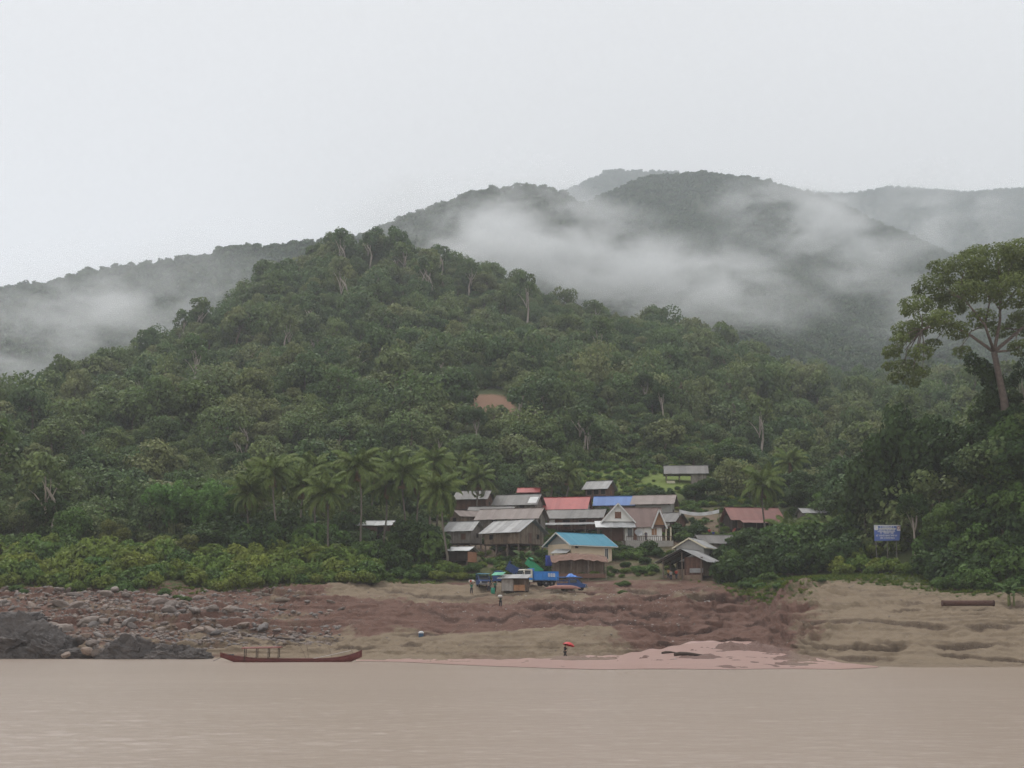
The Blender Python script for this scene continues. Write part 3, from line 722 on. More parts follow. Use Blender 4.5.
TILE_R = roofmat('brown_tile_roof', (.165, .105, .09), (.21, .135, .115), (.13, .085, .075), amt=.5)
RUSTY = roofmat('rusty_sheet', (.20, .115, .085), (.28, .17, .13), (.13, .075, .055), rough=.85)

def roof_slope(mb, x0, x1, a, b, sheet=.85, th=.05, jig=.03, rg=None):
    """sheets side by side from ridge line a=(y,z) to eave b=(y,z)"""
    n = max(1, round((x1 - x0) / sheet)); w = (x1 - x0) / n
    d = Vector((0, b[0] - a[0], b[1] - a[1])); L = d.length; d.normalize(); nn = Vector((0, -d.z, d.y)); nn = nn if nn.z > 0 else -nn
    for i in range(n):
        xa, xb = x0 + i * w, x0 + (i + 1) * w + (.04 if i < n - 1 else 0); e = L + random.uniform(-jig, jig) * 1.5; lift = nn * (random.uniform(0, jig) + (.012 if i % 2 else 0))
        A = Vector((0, a[0], a[1])) + lift; B = Vector((0, a[0], a[1])) + d * e + lift; u = nn * th
        ps = [(xa, A), (xb, A), (xb, B), (xa, B)]
        mb.hexa([(x, p.y, p.z) for x, p in ps] + [(x, (p + u).y, (p + u).z) for x, p in ps])

def plank_wall(mb, p0, p1, z0, z1, th=.07, w=.28, top=None):
    """upright boards between plan points p0 and p1; top(s) may give the height of each board's head"""
    p0, p1 = Vector((*p0, 0)), Vector((*p1, 0)); d = p1 - p0; L = d.length; d.normalize(); nn = Vector((d.y, -d.x, 0))
    n = max(1, round(L / w)); w = L / n
    for i in range(n):
        a, b = p0 + d * (i * w + .004), p0 + d * ((i + 1) * w - .004); o = nn * random.uniform(-.015, .015)
        za, zb = (z1, z1) if top is None else (top(i / n), top((i + 1) / n)); zz = z0 - random.uniform(0, .08)
        q0, q1, q2, q3 = a + o, b + o, b + o - nn * th, a + o - nn * th
        mb.hexa([(q0.x, q0.y, zz), (q1.x, q1.y, zz), (q2.x, q2.y, zz), (q3.x, q3.y, zz), (q0.x, q0.y, za), (q1.x, q1.y, zb), (q2.x, q2.y, zb), (q3.x, q3.y, za)])

def slab_wall(mb, p0, p1, z0, z1, th=.15, top=None):
    if top is None: plank_wall(mb, p0, p1, z0, z1, th, 99)
    else: plank_wall(mb, p0, p1, z0, z1, th, (Vector(p1) - Vector(p0)).length / 2, top)

LOG = []; HOUSES = []
def house(name, label, px, Y, floor_row, rot, L, W, h, rise, roof, wall, stilt=None, oh=.6, og=.5, trim=None, opens=(), gable=None, asym=0., cat='house', group=None, front=True, sheet=.85, plaster=False, gable_lo=None, dup_left=True):
    """gabled house: ridge along local x, long side towards -y; opens: (face, along, z0, width, height, kind)"""
    rz = R(rot); c = P(px, floor_row, Y)
    cr, sr = math.cos(rz), math.sin(rz)
    cs = [(c.x + x * cr - y * sr, c.y + x * sr + y * cr) for x in (-L / 2, L / 2) for y in (-W / 2, W / 2)]
    gs = [gz(*q) for q in cs]; base = min(gs); fl = c.z - base
    LOG.append((label[:34], round(fl, 1), round(max(gs) - base, 1)))
    e = empty(name, (c.x, c.y, base), rz, label, cat, group)
    x0, x1, y0, y1 = -L / 2, L / 2, -W / 2, W / 2; ze = fl + h; zr = ze + rise
    wf = slab_wall if plaster else plank_wall
    if wall is not None:
        faces = {'front': ((x0, y0), (x1, y0)), 'right': ((x1, y0), (x1, y1)), 'back': ((x1, y1), (x0, y1)), 'left': ((x0, y1), (x0, y0))}
        for fn, (a, b) in faces.items():
            if fn == 'front' and not front: continue
            mb = MB()
            if fn in ('right', 'left') and gable is None:
                wf(mb, a, b, fl, ze, top=lambda s: ze - .04 + (rise - .04) * (1 - abs(2 * s - 1)))
            else: wf(mb, a, b, fl, ze - .02)
            mb.build('wall', wall, e)
        if gable is not None:
            for (a, b) in (((x1, y0), (x1, y1)), ((x0, y1), (x0, y0))):
                mb = MB(); wf(mb, a, b, ze - .01, ze, top=lambda s: ze + .02 + (rise - .06) * (1 - abs(2 * s - 1))); mb.build('gable', gable, e)
    # floor, posts down to the ground
    mb = MB(); mb.box(x0, x1, y0, y1, fl - .18, fl - .03); mb.build('floor', DARKWOOD if not plaster else CONCRETE, e)
    if fl > .35:
        if plaster or stilt == 'wall':
            mb = MB(); mb.box(x0 + .03, x1 - .03, y0 + .03, y1 - .03, -1.0, fl - .19); mb.build('foundation', CONCRETE if plaster else GREY_P, e)
        else:
            nx = max(2, round(L / 2.6) + 1)
            for i in range(nx):
                for yy in (y0 + .15, 0, y1 - .15):
                    xx = x0 + .15 + (L - .3) * i / (nx - 1)
                    mb = MB(); mb.box(xx - .09, xx + .09, yy - .09, yy + .09, -.8, fl - .185); mb.build('stilt', POST, e)
    # roof
    rr = empty('roof_root') if False else None
    k = rise / (W / 2); eave_z = ze - oh * k
    mb = MB(); roof_slope(mb, x0 - og, x1 + og, (0, zr + .08), (y0 - oh, eave_z + .08), sheet)
    roof_slope(mb, x0 - og, x1 + og, (0, zr + .08), (y1 + oh, eave_z + .08), sheet)
    ro = mb.build('roof', roof, e)
    mb = MB(); mb.bar((x0 - og - .02, 0, zr + .16), (x1 + og + .02, 0, zr + .16), .28, .06); mb.build('ridge_cap', roof, ro)
    if trim:
        for xx in (x0 - og - .03, x1 + og + .03):
            for sgn in (-1, 1):
                mb = MB(); mb.bar((xx, 0, zr + .04), (xx, sgn * (W / 2 + oh), eave_z + .04), .05, .24); mb.build('bargeboard', trim, ro)
        for sgn in (-1, 1):
            mb = MB(); mb.bar((x0 - og, sgn * (W / 2 + oh + .04), eave_z + .04), (x1 + og, sgn * (W / 2 + oh + .04), eave_z + .04), .05, .16); mb.build('fascia', trim, ro)
    else:
        mb = MB()
        for i in range(max(2, round(L / 2.2))):
            xx = x0 + .2 + (L - .4) * i / (max(2, round(L / 2.2)) - 1)
            for sgn in (-1, 1): mb.bar((xx, sgn * .05, zr - .06), (xx, sgn * (W / 2 + oh - .1), eave_z - .02), .08, .1)
        mb.build('rafter', DARKWOOD, ro)
    for (face, u, z0, w, hh, kind) in opens: opening(e, face, u, fl + z0, w, hh, kind, L, W)
    e['fl'] = fl; HOUSES.append(e); return e

def opening(e, face, u, z0, w, h, kind, L, W):
    def pt(s, d, z):
        if face == 'front': return (s, -W / 2 - d, z)
        if face == 'right': return (L / 2 + d, s, z)
        if face == 'left': return (-L / 2 - d, s, z)
        return (s, W / 2 + d, z)
    def bx(mb, s0, s1, d0, d1, a, b):
        mb.hexa([pt(s0, d0, a), pt(s1, d0, a), pt(s1, d1, a), pt(s0, d1, a), pt(s0, d0, b), pt(s1, d0, b), pt(s1, d1, b), pt(s0, d1, b)])
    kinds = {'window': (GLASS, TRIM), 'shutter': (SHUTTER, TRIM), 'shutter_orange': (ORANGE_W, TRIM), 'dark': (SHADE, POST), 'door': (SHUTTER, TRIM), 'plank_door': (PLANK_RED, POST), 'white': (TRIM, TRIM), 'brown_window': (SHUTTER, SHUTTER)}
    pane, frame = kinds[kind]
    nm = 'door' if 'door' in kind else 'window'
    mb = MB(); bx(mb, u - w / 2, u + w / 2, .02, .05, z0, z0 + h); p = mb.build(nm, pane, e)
    mb = MB(); t = .09
    for (a, b, c, d) in ((u - w / 2 - t, u - w / 2, z0 - t, z0 + h + t), (u + w / 2, u + w / 2 + t, z0 - t, z0 + h + t), (u - w / 2, u + w / 2, z0 + h, z0 + h + t), (u - w / 2, u + w / 2, z0 - t, z0)):
        bx(mb, a, b, .02, .09, c, d)
    if kind in ('window', 'shutter', 'shutter_orange', 'brown_window'): bx(mb, u - .03, u + .03, .05, .08, z0, z0 + h)
    mb.build('frame', frame, p)

def lean_to(e, x0, x1, ya, yb, za, zb, roof, posts=True, sheet=.85, zbase=-.6, fl=0):
    """sloping sheet roof on posts fixed to a house"""
    mb = MB(); roof_slope(mb, x0, x1, (ya, za), (yb, zb), sheet); o = mb.build('porch_roof', roof, e)
    if posts:
        n = max(2, round((x1 - x0) / 2.6) + 1); ys = yb + (.25 if yb < ya else -.25)
        for i in range(n):
            xx = x0 + .2 + (x1 - x0 - .4) * i / (n - 1)
            mb = MB(); mb.box(xx - .06, xx + .06, ys - .06, ys + .06, zbase, zb + .02); mb.build('porch_post', POST, e)
    return o

# front row
h1 = house('stilt_house', 'weathered plank house on stilts with a grey tin roof, behind the banana plant', 514, 247, 544.5, -38, 7.6, 7.2, 2.1, 2.0, TIN, PLANK, oh=.7, og=.8,
      opens=[('right', -.4, .1, .9, 1.8, 'plank_door'), ('right', 1.9, .9, .7, .8, 'dark'), ('front', -2.2, .8, .8, .8, 'dark')])
h2 = house('wooden_house', 'small plank house with pale tin roof left of the stilt house', 464, 253, 543.5, -24, 5.0, 4.6, 2.3, 1.5, TIN, PLANK_GREY, oh=.6, og=.6,
      opens=[('front', 1.0, .6, .9, 1.0, 'plank_door'), ('right', .2, 1.0, .8, .7, 'dark')])
h3 = house('long_house', 'long wooden house with a rust brown roof above the stilt house', 512, 264, 529, -20, 11.5, 5.2, 2.0, 1.7, TIN_BROWN, PLANK_GREY, oh=.8, og=.7,
      opens=[('right', -1.0, .4, .9, 1.2, 'dark'), ('front', -2.5, .8, 1.1, .8, 'dark'), ('front', 2.5, .8, 1.1, .8, 'dark')])
h3b = house('small_house', 'low brown roofed hut with a dark gable left of the long house', 466, 268, 526, 30, 4.6, 4.6, 1.7, 1.1, TIN_BROWN, PLANK, oh=.5, og=.5, opens=[('left', .2, .3, 1.4, 1.2, 'dark')])
h4 = house('shed', 'dark low shed roof between the long house and the upper houses', 492, 276, 522, -8, 8.5, 5.0, 1.7, 1.2, TIN_DARK, PLANK_GREY, oh=.5, og=.4, opens=[('right', .2, .2, 1.2, 1.2, 'dark')])
h5 = house('wooden_house', 'grey roofed house with one white roof sheet above the long house', 519, 283, 513.5, -18, 8.5, 5.4, 1.8, 1.9, TIN_DARK, PLANK_GREY, oh=.7, og=.6, opens=[('front', 1.5, .6, 1.0, .8, 'dark')])
mb = MB(); W5 = 5.4; k5 = 1.9 / 2.7
fl5 = h5['fl']; mb.hexa([(x, y, fl5 + 1.8 + 1.9 + .08 + dz - k5 * abs(y)) for dz in (.07, .11) for (x, y) in ((2.7, -1.0), (4.5, -1.0), (4.5, -2.9), (2.7, -2.9))]); mb.build('white_roof_sheet', TIN_WHITE, h5)
h6 = house('wooden_house', 'grey roofed brown house highest on the palm side of the village', 474, 292, 510, -14, 6.6, 5.0, 2.3, 1.6, TIN_DARK, PLANK_RED, oh=.7, og=.5, opens=[('front', 1.8, .4, 1.0, 1.5, 'plank_door'), ('right', 0, .8, .8, .8, 'dark')])
h7 = house('open_shed', 'small red tin roof on posts below the forest', 529, 301, 501, -6, 4.4, 3.0, 1.8, .9, RED_R, None, oh=.4, og=.3)
h8 = house('red_roof_house', 'long house under a bright red roof', 564, 286, 520, -12, 10.0, 6.4, 2.2, 2.3, RED_R, WHITE_P, oh=.7, og=.5, plaster=True, opens=[('right', 0, .8, .9, .9, 'window')])
h9 = house('wooden_house', 'grey roofed wooden house between the red roof and the teal roof', 577, 269, 530, -14, 10.6, 5.2, 2.3, 1.5, TIN_DARK, PLANK_RED, oh=.7, og=.5,
      opens=[('front', -4.3, .9, .9, .9, 'white'), ('front', -1.5, .6, 1.3, 1.2, 'dark'), ('front', 1.6, .6, 1.3, 1.2, 'dark')])
f9 = h9['fl']; lean_to(h9, -5.5, 5.5, -3.6, -5.6, f9 + 1.15, f9 + .65, TIN, zbase=-1.5)
h10 = house('blue_roof_house', 'cream plastered house with a teal blue roof and white trim', 580, 241, 562, 36, 8.8, 6.4, 2.9, 1.85, BLUE_R, CREAM_P, oh=.7, og=.8, trim=TRIM, plaster=True, gable=GREY_P,
      opens=[('front', -3.3, 2.2, .45, .4, 'dark'), ('front', 3.2, .5, .6, 1.7, 'window')])
f10 = h10['fl']
mb = MB(); roof_slope(mb, -1.5, 1.5, (0, 0), (-2.4, -.8)); o = mb.build('porch_roof', TIN, h10); o.location = (-4.5, -1.4, f10 + 2.0); o.rotation_euler = (0, 0, R(-62))
for q in ((-6.6, -1.0), (-5.6, -3.4)):
    mb = MB(); mb.box(q[0] - .06, q[0] + .06, q[1] - .06, q[1] + .06, -.8, f10 + 1.25); mb.build('porch_post', POST, h10)
# white house with two gables
h11 = house('white_house', 'white plastered house with a brown tiled roof and two front gables', 641, 257, 541, 2, 6.8, 6.4, 2.75, 3.2, TILE_R, WHITE_P, oh=.6, og=.4, trim=None, plaster=True,
      opens=[('front', -2.4, .5, .75, 1.6, 'window'), ('front', -1.45, 0.02, .6, 2.2, 'door'), ('front', 2.0, .9, .9, 1.2, 'shutter_orange')])
f11 = h11['fl']
def front_gable(e, xc, w, yb, yf, z0, rise, wallm, roofm, trimm, inner=None, win=None):
    mb = MB(); slab_wall(mb, (xc - w / 2, yf), (xc + w / 2, yf), z0, z0, .15, top=lambda s: z0 + .02 + rise * (1 - abs(2 * s - 1))); mb.build('gable', wallm, e)
    ov = .35; k = rise / (w / 2)
    for s_ in (-1, 1):
        mb = MB(); n = 5; oy = yf - .45; zt = z0 + rise + .1; ze_ = z0 - ov * k + .1; xe = xc + s_ * (w / 2 + ov)
        mb.hexa([(xc, oy, zt), (xc, yb, zt), (xe, yb, ze_), (xe, oy, ze_), (xc, oy, zt + .07), (xc, yb, zt + .07), (xe, yb, ze_ + .07), (xe, oy, ze_ + .07)]); r_ = mb.build('gable_roof', roofm, e)
        mb = MB(); mb.bar((xc, oy - .03, zt + .0), (xe, oy - .03, ze_ + .0), .05, .26); mb.build('bargeboard', trimm, r_)
    if win:
        w_, h_, kind = win; mb = MB(); mb.box(xc - w_ / 2, xc + w_ / 2, yf - .06, yf - .02, z0 + .55, z0 + .55 + h_); p = mb.build('window', SHUTTER, e)
        mb = MB()
        for a, b in ((-w_ / 2 - .08, -w_ / 2), (w_ / 2, w_ / 2 + .08), (-.03, .03)): mb.box(xc + a, xc + b, yf - .09, yf - .061, z0 + .5, z0 + .6 + h_)
        mb.build('frame', SHUTTER, p)
front_gable(h11, -4.6, 5.6, 1.5, -3.9, f11 + 3.3, 3.1, WHITE_P, TILE_R, TRIM, win=(.95, 1.15, 'shutter'))
front_gable(h11, 2.85, 2.1, -1.2, -3.75, f11 + 2.75, 2.6, ORANGE_W, TILE_R, TRIM)
mb = MB(); roof_slope(mb, -8.8, -1.6, (-3.2, f11 + 3.35), (-5.4, f11 + 2.1), .8); mb.build('porch_roof', TIN_WHITE, h11)
mb = MB(); slab_wall(mb, (-7.4, -3.0), (-3.5, -3.0), f11 - .1, f11 + 3.2, .12); mb.build('wall', PLANK_RED, h11)
for xx in (-8.4, -6.0, -3.6):
    mb = MB(); mb.box(xx - .06, xx + .06, -5.2, -5.08, -1, f11 + 2.2); mb.build('porch_post', POST, h11)
mb = MB(); mb.box(3.42, 5.2, -3.1, -.2, f11 + 2.35, f11 + 2.5); mb.build('porch_roof', TILE_R, h11)
for xx in (4.2, 5.05):
    mb = MB(); mb.box(xx - .13, xx + .13, -3.0, -2.75, -.6, f11 + 2.34); mb.build('porch_post', TRIM_CREAM, h11)
mb = MB(); mb.box(-3.4, 5.2, -5.0, -3.28, -1, f11 - .2); mb.build('porch_floor', CONCRETE, h11)
mb = MB()
for i in range(22): mb.box(-3.2 + .38 * i, -3.12 + .38 * i, -4.95, -4.88, f11 - .2, f11 + .55)
mb.box(-3.3, 5.1, -4.97, -4.86, f11 + .55, f11 + .63); mb.build('balustrade', PLANK_RED, h11)
h12 = house('long_house', 'long grey roofed plastered building behind the white house', 655, 279, 519, -14, 7.0, 6.0, 3.0, 1.6, TIN_BROWN, GREY_P, oh=.9, og=.9, plaster=True, opens=[('right', 1., .6, .9, 1.2, 'dark')])
h12b = house('wooden_house', 'small dark red wooden house at the right side of the white house', 671, 266, 532, -35, 4.0, 4.2, 2.0, 1.5, TIN_DARK, PLANK_RED, oh=.6, og=.5, opens=[('front', .4, .7, .8, .8, 'white'), ('right', .2, .5, .8, .9, 'dark')])
h13 = house('stilt_house', 'grey roofed wooden house with open veranda alone on the green slope', 600, 304, 499, -26, 5.0, 4.6, 2.3, 1.5, TIN, PLANK_RED, oh=.8, og=.6, opens=[('front', -1.5, .8, 1.1, 1.0, 'dark'), ('front', .1, .8, 1.1, 1.0, 'dark'), ('front', 1.7, .8, 1.0, 1.0, 'dark'), ('right', .2, .9, .8, .7, 'brown_window')])
h14 = house('blue_roof_shed', 'low blue roof showing behind the white house gable', 619, 287, 513, -8, 9.5, 5.0, 1.6, 1.7, BLUE_D, PLANK_GREY, oh=.6, og=.4)
h15 = house('hill_house', 'grey roofed open sided house on tall posts up the slope', 686, 322, 485.5, -4, 9.4, 4.4, 2.8, 1.7, TIN_DARK, None, oh=.6, og=.4, cat='house')
f15 = h15['fl']
mb = MB(); plank_wall(mb, (1.0, -2.2), (4.4, -2.2), f15, f15 + 2.7); mb.build('wall', PLANK_GREY, h15)
mb = MB(); plank_wall(mb, (-4.5, -2.2), (-2.6, -2.2), f15, f15 + .9); mb.build('railing', TRIM_CREAM, h15)
for e_, L_, W_ in ((h15, 9.4, 4.4), (h7, 4.4, 3.0)):
    for i in range(4 if e_ is h15 else 2):
        for yy in (-W_ / 2 + .2, W_ / 2 - .2):
            xx = -L_ / 2 + .2 + (L_ - .4) * i / (3 if e_ is h15 else 1)
            mb = MB(); mb.box(xx - .08, xx + .08, yy - .08, yy + .08, e_['fl'] - .02, e_['fl'] + (2.85 if e_ is h15 else 1.85)); mb.build('post', POST, e_)
h16 = house('red_roof_house', 'wooden house under a dull red two level roof near the tall palm', 752, 268, 532, 10, 9.6, 5.6, 2.5, 2.0, RED_DULL, DARKWOOD, oh=.9, og=.6,
      opens=[('front', -3.3, .6, .9, 1.6, 'plank_door'), ('front', 2.0, .8, 1.1, 1.0, 'dark')])
f16 = h16['fl']; lean_to(h16, -3.6, 4.2, -3.5, -5.4, f16 + 2.0, f16 + 1.35, RED_DULL, zbase=-.8)
mb = MB(); mb.bar((-5.6, -3.6, f16 - 1.2), (-4.4, -3.2, f16 + .5), .7, .08); mb.build('stair', plain('red_stair', (.20, .045, .035), .7), h16)
# front shop on the right
h17 = house('timber_shop', 'open fronted plank shop with grey tin roof at the edge of the bank', 690, 229, 576, -116, 6.6, 6.6, 2.5, 1.6, TIN, None, oh=1.2, og=1.3)
f17 = h17['fl']
mb = MB(); plank_wall(mb, (3.3, .2), (3.3, 3.3), f17, f17 + 2.9); mb.build('wall', PLANK_RED, h17)
mb = MB(); plank_wall(mb, (3.3, 3.3), (-3.3, 3.3), f17, f17 + 2.5); mb.build('wall', PLANK, h17)
mb = MB(); plank_wall(mb, (-3.3, 3.3), (-3.3, -3.3), f17, f17 + 2.5); mb.build('wall', DARKWOOD, h17)
mb = MB(); plank_wall(mb, (3.3, -1.2), (3.3, .2), f17, f17 + 1.0); mb.build('counter', PLANK, h17)
mb = MB(); mb.box(3.0, 3.55, -3.2, 3.2, f17 - 1.4, f17 + .05); mb.build('plinth', plain('mud_brick', (.27, .19, .14), .95, .1, .3), h17)
for q in ((3.8, -3.2), (3.8, 0), (3.8, 3.2), (-3.2, -3.3), (0, -3.3)):
    mb = MB(); mb.box(q[0] - .09, q[0] + .09, q[1] - .09, q[1] + .09, -.6, f17 + (2.5 if abs(q[1]) > 1 else 3.7)); mb.build('post', POST, h17)
mb = MB(); mb.box(3.6, 3.66, 1.2, 3.4, f17 + .4, f17 + 1.1); mb.build('sheet_panel', TIN, h17)
h17b = house('shop_annex', 'annex with cream edged gables and dark roof behind the timber shop', 696, 237, 562, -114, 6.5, 4.8, 2.4, 1.35, TIN, GREY_P, oh=.5, og=.6, trim=TRIM_CREAM, plaster=True)
h17c = house('dark_roof_shed', 'dark grey roof beside the annex in front of the leafy shrubs', 714, 243, 556, 12, 6.0, 4.2, 2.2, 1.3, TIN_DARK, PLANK_GREY, oh=.5, og=.4)
# left shacks
h18 = house('shack', 'pale tin roofed shack among the palms', 377, 262, 536, -10, 6.2, 4.0, 1.9, .8, TIN_WHITE, PLANK_RED, oh=.5, og=.4, opens=[('front', 1.2, .2, 1.2, 1.4, 'dark'), ('front', -1.5, .6, .9, .7, 'dark')])
h19 = house('shack', 'low shack with bright tin roof and brick end beside the roadside shrubs', 455, 242, 560, -20, 6.2, 3.8, 1.5, .6, TIN_WHITE, DARKWOOD, oh=.6, og=.5, opens=[('front', -1.2, .2, 1.6, .9, 'dark')])
f19 = h19['fl']; mb = MB(); slab_wall(mb, (3.25, -1.9), (3.25, 1.9), f19 - .4, f19 + 1.3); mb.build('brick_wall', BRICK, h19)
h20 = house('shack', 'small pale roof almost hidden by the low palms', 812, 262, 523, 8, 4.4, 3.4, 1.8, .8, TIN, PLANK_GREY, oh=.5, og=.4)

# rusty sheet shelter and blue tarpaulin in front of the teal roofed house
def shelter():
    c = G(579, 228); e = empty('rusty_shelter', c, R(4), 'sagging rusty sheet shelter in front of the cream house', 'shelter')
    zr = (P(579, 553, 228) - c).z; mb = MB()
    nx, ny = 16, 5; vs_, fs_ = [], []
    for i in range(nx):
        for j in range(ny):
            s = i / (nx - 1); t_ = j / (ny - 1)
            vs_.append((-4.6 + 9.2 * s, -1.6 + 2.6 * t_, zr - 1.1 * (1 - t_) - .5 * (2 * s - 1) ** 2 + .10 * random.uniform(-1, 1) - .22 * (i * 7 % 5 == 2) * (1 - t_)))
    for i in range(nx - 1):
        for j in range(ny - 1): fs_.append((i * ny + j, (i + 1) * ny + j, (i + 1) * ny + j + 1, i * ny + j + 1))
    mb.add(vs_, fs_); o = mb.build('roof_sheet', RUSTY, e); m = o.modifiers.new('thick', 'SOLIDIFY'); m.thickness = .05
    for x in (-4.2, -1.4, 1.4, 4.2):
        for y in (-1.4, .9):
            mb = MB(); mb.box(x - .07, x + .07, y - .07, y + .07, -.6, zr - (1.25 if y < 0 else .35) - .4 * (x / 4.6) ** 2 + .05); mb.build('post', POST, e)
    mb = MB(); plank_wall(mb, (-4.2, 1.0), (4.2, 1.0), -.2, zr - .8); mb.build('back_wall', PLANK, e)
    mb = MB(); mb.box(-4.1, 4.1, -1.5, -1.42, .1, .8); mb.build('rail', PLANK_RED, e)
    c2 = P(550, 566, 229); g2 = Vector(c2)
    mb = MB(); n = 9; vs_, fs_ = [], []
    for i in range(n):
        for j in range(n): vs_.append((-.75 + 1.5 * i / 8, .12 * math.sin(i * 1.7 + j * .6), 1.7 * j / 8))
    for i in range(n - 1):
        for j in range(n - 1): fs_.append((i * n + j, (i + 1) * n + j, (i + 1) * n + j + 1, i * n + j + 1))
    mb.add(vs_, fs_); o = mb.build('tarpaulin', plain('blue_tarp', (.04, .07, .34), .5, .4, .25), None, True); o.location = g2
    m = o.modifiers.new('thick', 'SOLIDIFY'); m.thickness = .02
    tag(o, 'dark blue tarpaulin hanging at the side of the rusty shelter', 'tarpaulin')
shelter()
# white cloth banner strung between two poles
def banner():
    a, b = P(679, 509.5, 262), P(719, 509.5, 262); e = empty('cloth_banner', (0, 0, 0), 0, 'long white cloth banner strung between two poles', 'banner')
    mb = MB(); n = 24; vs_, fs_ = [], []
    for i in range(n + 1):
        s = i / n; p = a.lerp(b, s); sag = .55 * math.sin(math.pi * s)
        vs_ += [(p.x, p.y + .08 * math.sin(i), p.z - sag), (p.x, p.y + .1 * math.sin(i + .5), p.z - sag - .62)]
    for i in range(n): fs_.append((2 * i, 2 * i + 1, 2 * i + 3, 2 * i + 2))
    mb.add(vs_, fs_); o = mb.build('cloth', plain('white_cloth', (.66, .66, .66), .8, .2, .1), e); m = o.modifiers.new('t', 'SOLIDIFY'); m.thickness = .02
    for p in (a, b):
        z = gz(p.x, p.y); mb = MB(); mb.tube([(p.x, p.y, z - .5), (p.x, p.y, p.z + .4)], .06); mb.build('pole', POST, e)
banner()
for e_ in HOUSES: del e_['fl']

# ------------------------------------------------------------------ palms, bananas, bamboo, shrubs and near trees
def frond_mesh(seed, elev, L=4.4, nleaf=22):
    g = np.random.default_rng(seed); pts = []; p = np.array([0., 0., 0.]); a = elev; n = 14
    for i in range(n + 1):
        pts.append(p.copy()); p = p + np.array([math.cos(a), 0, math.sin(a)]) * L / n; a -= (.07 + .11 * i / n) * (1.15 - .35 * math.sin(elev))
    pts = np.array(pts); V_, F_, T_ = [], [], []
    for side in (-1, 1):
        for k in range(nleaf):
            s = .12 + .88 * (k + .5) / nleaf; q = s * n; i = min(int(q), n - 1); f = q - i
            o = pts[i] * (1 - f) + pts[i + 1] * f; d = pts[i + 1] - pts[i]; d /= np.linalg.norm(d)
            ll = (.35 + .95 * math.sin(math.pi * min(1, s * .82 + .14))) * .85 * (.85 + .3 * g.random())
            sd = np.array([0, side, 0]) * .8 + d * .55 + np.array([0, 0, -.55 - .5 * g.random()]); sd /= np.linalg.norm(sd)
            w = d * .10; b = len(V_); tip = o + sd * ll + np.array([0, 0, -.18 * ll]); mid = o + sd * ll * .55
            V_ += [o - w, mid - w * 1.1, tip, mid + w * 1.1 + w]; F_.append((b, b + 1, b + 2, b + 3)); T_.append(.3 + .6 * g.random())
    r = .035
    for i in range(n):
        b = len(V_); w0, w1 = r * (1.3 - i / n), r * (1.3 - (i + 1) / n)
        V_ += [pts[i] + [0, -w0, 0], pts[i] + [0, w0, 0], pts[i + 1] + [0, w1, 0], pts[i + 1] + [0, -w1, 0]]; F_.append((b, b + 1, b + 2, b + 3)); T_.append(1.)
        V_ += [pts[i] + [0, 0, -w0], pts[i] + [0, 0, w0], pts[i + 1] + [0, 0, w1], pts[i + 1] + [0, 0, -w1]]; F_.append((b + 4, b + 5, b + 6, b + 7)); T_.append(1.)
    me = np_mesh('frond', np.array(V_), F_, T_); me.materials.append(FOL_PALM); return me
FRONDS = [frond_mesh(60 + i, e) for i, e in enumerate((1.35, 1.05, .8, .5, .2, -.15, -.55))]
DEAD = frond_mesh(90, -1.1, 3.2, 20); DEAD.materials.clear(); DEAD.materials.append(plain('dead_frond', (.22, .14, .07), .8, .2, .3))
def palm(px, row, Y, label, group, scale=1., seed=0, lean=0., low=False):
    g = np.random.default_rng(seed + 900); c = G(px, Y); top = P(px + lean, row, Y); h = max(1.0, top.z - c.z)
    e = empty('coconut_palm' if not low else 'young_palm', c, g.random() * .01, label, 'palm', group)
    tx = top.x - c.x; path = [(tx * (i / 6) ** 1.5 + .25 * math.sin(i * .9 + seed), .2 * math.sin(i * .7 + seed * 2), h * i / 6 - (.5 if i == 0 else 0)) for i in range(7)]
    path[-1] = (tx, 0, h); mb = MB(); mb.tube(path, [.24, .19, .16, .15, .14, .13, .15], 8); mb.build('trunk', PALM_BARK, e, True)
    n = 28 if not low else 13
    for i in range(n):
        k = min(6, int(7 * (i / n) ** .95)) if not low else int(5 * i / n)
        o = mesh_obj('frond', FRONDS[k], None, e); o.location = (tx, 0, h); s = scale * (.82 + .3 * g.random())
        o.rotation_euler = (g.normal() * .12, g.normal() * .08, i * 2.399 + g.normal() * .25); o.scale = (s, s, s)
    if not low:
        for i in range(2):
            o = mesh_obj('dead_frond', DEAD, None, e); o.location = (tx, 0, h - .1); o.rotation_euler = (0, 0, g.random() * 6.28); o.scale = (scale * .8,) * 3
        mb = MB()
        for i in range(6): a = i * 1.05; mb.lathe([(.01, -.16), (.12, -.1), (.15, 0), (.1, .12), (.01, .16)], 7, c=(tx + .28 * math.cos(a), .28 * math.sin(a), h - .25 - .1 * (i % 2)))
        mb.build('coconut_cluster', plain('green_coconut', (.16, .13, .04), .5, .3), e, True)
    return e
GPL = 'coconut palms left of the village'
